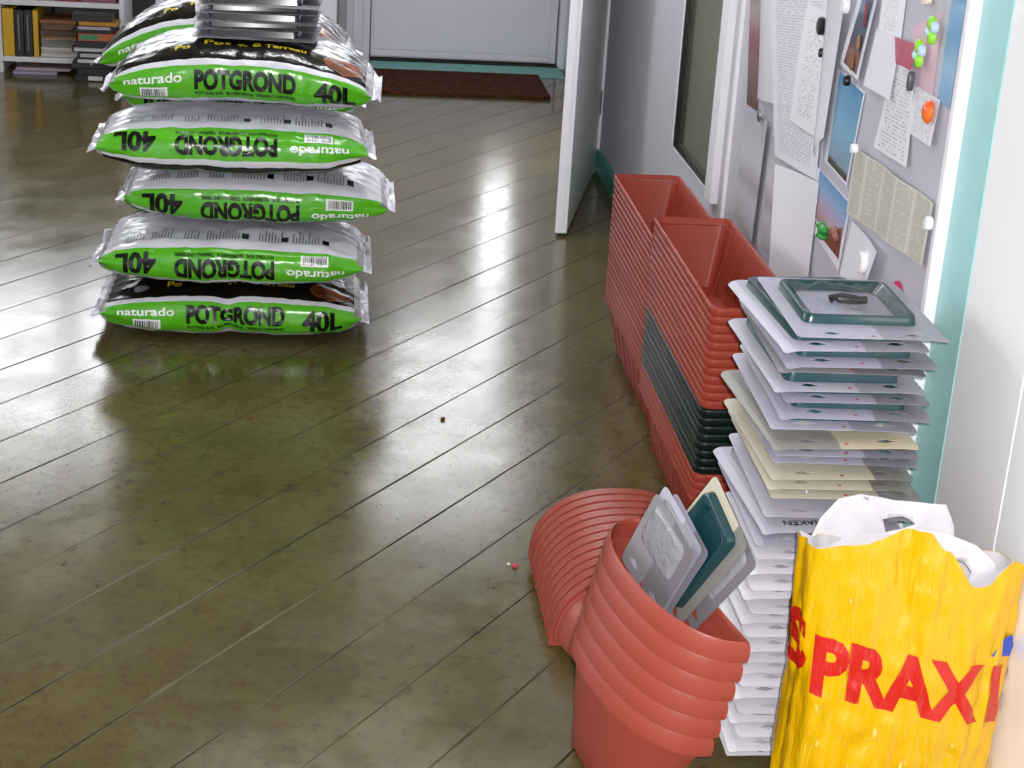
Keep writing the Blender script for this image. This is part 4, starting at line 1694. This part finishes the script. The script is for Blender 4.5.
def folder(label, x0, x1, z0, z1, d0, d1, m, cat='folder', name='folder', labelm=None, group=None, spine=None):
    cx = (x0 + x1) / 2
    o = tag(MB().box(x0 - cx, x1 - cx, 0, d1 - d0, 0, z1 - z0).build(name, m, bevel=.002), label, cat, group)
    o.location = (cx, d0, z0)
    if spine:
        a, b_, c, d_, sm = spine
        wd, hg_ = x1 - x0, z1 - z0
        MB().box(-wd / 2 + a * wd, -wd / 2 + b_ * wd, -.0012, .0002, c * hg_, d_ * hg_).build('spine_label', sm, o)
    return o


M_yelf = mat('yellow_folder', '#c79a1c', .5)
M_blkf = mat('black_folder', '#17151a', .4)
M_paperw = mat('stacked_paper', '#a9a6a2', .7)
M_greyl = mat('pale_grey_label', '#8f8c92', .5)
yb = 8.14
folder('wide yellow folder standing first on the bookcase shelf', -1.545, -1.494, bz, .296, yb, yb + .24, M_yelf)
folder('black folder with a grey spine line, beside the wide yellow folder', -1.490, -1.449, bz, .292, yb, yb + .24, M_blkf, spine=(.4, .5, .12, .9, M_greyl))
folder('second black folder with a grey spine line on the shelf', -1.447, -1.409, bz, .292, yb, yb + .24, M_blkf, spine=(.4, .5, .12, .9, M_greyl))
folder('thin yellow folder right of the black folders', -1.406, -1.384, bz, .292, yb, yb + .24, M_yelf)
folder('short black folder behind the pile of papers', -1.380, -1.352, bz, .29, yb + .222, yb + .31, M_blkf)
# papers lying on the shelf
spec = [('white paper pad at the bottom of the shelf pile', .018, '#b4b1ad', 0, .0), ('cream paper pad second in the shelf pile', .014, '#a7a39b', .006, 1), ('white brochure third in the shelf pile', .012, '#c1bdb8', -.004, -2),
        ('grey magazine in the middle of the shelf pile', .020, '#7d7a76', .01, 3), ('grey green magazine lying above the grey one', .012, '#6f7265', .0, -3), ('pale magazine tilted near the top of the shelf pile', .008, '#9a958e', .012, 4),
        ('orange edged brochure in the shelf pile', .012, '#9a6a35', .002, -2), ('brown folder near the top of the shelf pile', .030, '#4f3a2a', .0, 2), ('tan folder on the shelf pile', .030, '#6a4c34', .01, 0), ('orange brown folder topmost of the shelf pile', .016, '#8a5836', 0, 1)]
zc = bz
for lab, h, colr, dx, rz_ in spec:
    o = tag(MB().box(-.083, .083, 0, .2, 0, h - .0006).build('paper_stack' if 'pad' in lab else 'magazine', mat('paper_' + colr[1:], colr, .6), bevel=.0015), lab, 'magazine', 'papers lying on the shelf')
    o.location = (-1.293 + dx * .3, yb + .01 + abs(dx), zc)
    o.rotation_euler = (0, 0, rad(rz_))
    zc += h
# books on the shelf above, only their lower edges in view
for k, (x0, x1, colr, lab) in enumerate(((-1.54, -1.42, '#3a3638', 'dark book lying left on the upper shelf'), (-1.30, -1.19, '#8a2f3c', 'red book lying in the middle of the upper shelf'), (-1.18, -1.02, '#7d4a55', 'dull pink book lying right on the upper shelf'))):
    o = tag(MB().box(-(x1 - x0) / 2, (x1 - x0) / 2, 0, .22, 0, .03).build('book', mat('cover_' + colr[1:], colr, .5), bevel=.002), lab, 'book', 'books on the upper shelf')
    o.location = ((x0 + x1) / 2, yb, .3395)
# loose sheets under the bookcase
for k, (x0, x1, z0, colr, lab) in enumerate(((-1.50, -1.30, .001, '#8f86a0', 'lilac leaflet on the floor under the bookcase'), (-1.49, -1.24, .014, '#a58b92', 'pinkish leaflet lying on the lilac one under the bookcase'))):
    o = tag(MB().box(-(x1 - x0) / 2, (x1 - x0) / 2, 0, .2, 0, .012).build('leaflet', mat('leaflet_' + colr[1:], colr, .6)), lab, 'leaflet')
    o.location = ((x0 + x1) / 2, 8.10 + .03 * k, z0)
# pile of video boxes on the floor in front of the bookcase
vid = [('black video box at the bottom of the pile, with a small white label', .030, '#141316', .62, '#b9b7b8'), ('plain black video box second from the floor', .028, '#121115', 0, None), ('black box third from the floor in the video pile', .024, '#1b1a1c', 0, None),
       ('black video box with a long white label, lower of two', .024, '#19181b', .9, '#b5b2b4'), ('black video box with a short pale label', .026, '#151417', .6, '#a29f9c'), ('black video box with a long white label, upper of two', .026, '#1a191c', .88, '#b6b3b6'),
       ('plain dark box above the white labelled boxes', .028, '#1c1820', 0, None), ('orange and green striped box in the video pile', .034, '#a3552c', .5, '#2f7a55'), ('dark box above the striped one', .016, '#201c1e', 0, None), ('box with a grey white spine in the video pile', .020, '#24202a', .95, '#9b98a0'),
       ('mustard yellow box near the top of the video pile', .018, '#a8781c', 0, None), ('black box topmost of the video pile', .030, '#1a1716', 0, None)]
zc = .0006
for k, (lab, h, colr, lw, lc) in enumerate(vid):
    wv_ = .172 + .004 * ((k * 7) % 3)
    o = tag(MB().box(-wv_ / 2, wv_ / 2, 0, .105, 0, h - .0006).build('video_box', mat('box_' + colr[1:], colr, .45), bevel=.0015), lab, 'box', 'boxes piled in front of the bookcase')
    o.location = (-1.112 + .016 * math.sin(k * 2.1) + .012 * (k / 11), 7.985 + .006 * (k % 3), zc)
    o.rotation_euler = (0, 0, rad((k * 37) % 5 - 2))
    if lc:
        x1 = -wv_ / 2 + .01 + lw * (wv_ - .02)
        MB().box(-wv_ / 2 + .01 + (.05 if k == 0 else 0), min(x1 + (.02 if k == 0 else 0), wv_ / 2 - .004), -.0014, .0002, h * .18, h * .82).build('spine_label', mat('label_' + lc[1:], lc, .5), o)
    zc += h
o = tag(MB().lathe((0, 0, 0), (0, -1, 0), [(0, .016), (.01, .018), (.014, .012)], 16).build('bottle_cap', mat('blue_plastic', '#2f6ea5', .4), smooth=True), 'blue round lid lying against the video pile', 'lid')
o.location = (-1.02, 7.976, .19)
bpy.data.objects.remove(o)

# black box standing in for the shadowed gap beside the bookcase
cb = thing('shade_gap_box', 'tall black box standing for shade between the bookcase and the white cabinet', 'cabinet', (-.945, 8.485, 0))
MB().box(-.062, .068, 0, .30, 0, 1.1).build('body', M_black, cb, bevel=.003)
MB().box(-.052, .062, -.006, 0, .01, 1.09).build('door', mat('shade_gap_front', '#101012', .4), cb, bevel=.002)  # front face of the shade box, no real door
# white cabinet behind the sacks
wc = thing('white_cabinet', 'plain white cabinet standing behind the soil sacks', 'cabinet', (-.435, 8.43, 0))
MB().box(-.435, .437, 0, .35, .02, 1.15).build('body', mat('white_cabinet_board', '#dcd9e4', .4), wc, bevel=.003)
MB().box(-.434, .436, -.02, -.001, .03, 1.145).build('door', mat('white_cabinet_front', '#e2dfea', .35), wc, bevel=.002)
MB().box(-.42, .42, .02, .3, 0, .02).build('plinth', M_dark, wc)
# narrow grey board leaning between it and the door casing
gb = thing('grey_board', 'narrow grey board standing between the white cabinet and the door casing', 'board', (.030, 8.52, 0))
MB().box(-.018, .018, 0, .24, .10, .9).build('panel', mat('grey_laminate', '#8d8a8c', .45), gb, bevel=.002)
MB().add([], []).lathe((0, .0, .13), (0, 1, 0), [(0, .02), (.24, .02)], 18).build('foot', M_black, gb, smooth=True)
MB().box(-.016, .016, 0, .24, 0, .12).build('base', M_black, gb)

# crumbs on the floor
for (x, y, r, colr, lab) in ((.285, 3.912, .009, '#6e1f14', 'dark red plastic chip in the bright patch of floor'), (.390, 3.116, .008, '#b23a4a', 'pink crumb on the floor left of the half pots'), (.378, 3.125, .005, '#e6e0d6', 'tiny white crumb beside the pink one'),
                             (-.639, 5.09, .012, '#15120e', 'black crumb on the floor left of the sacks'), (-.19, 3.90, .006, '#6b1a20', 'small red crumb in front of the sacks')):
    b = MB()
    ico = [Vector((math.sin(t) * math.cos(p_), math.sin(t) * math.sin(p_), math.cos(t))) for t in (.3, 1.2, 2.2) for p_ in [2 * PI * k / 7 for k in range(7)]]
    rr = random.Random(int(x * 1000) + 5)
    rings = [[q * r * rr.uniform(.6, 1.1) for q in ico[i * 7:(i + 1) * 7]] for i in range(3)]
    for ring in rings:
        for q in ring:
            q.z = max(q.z * .6, -r * .4)
    b.loft(rings)
    o = b.build('plastic_crumb', mat('crumb_' + colr[1:], colr, .4))
    o.location = (x, y, r * .42)
    tag(o, lab, 'crumb')

bpy.context.view_layer.update()
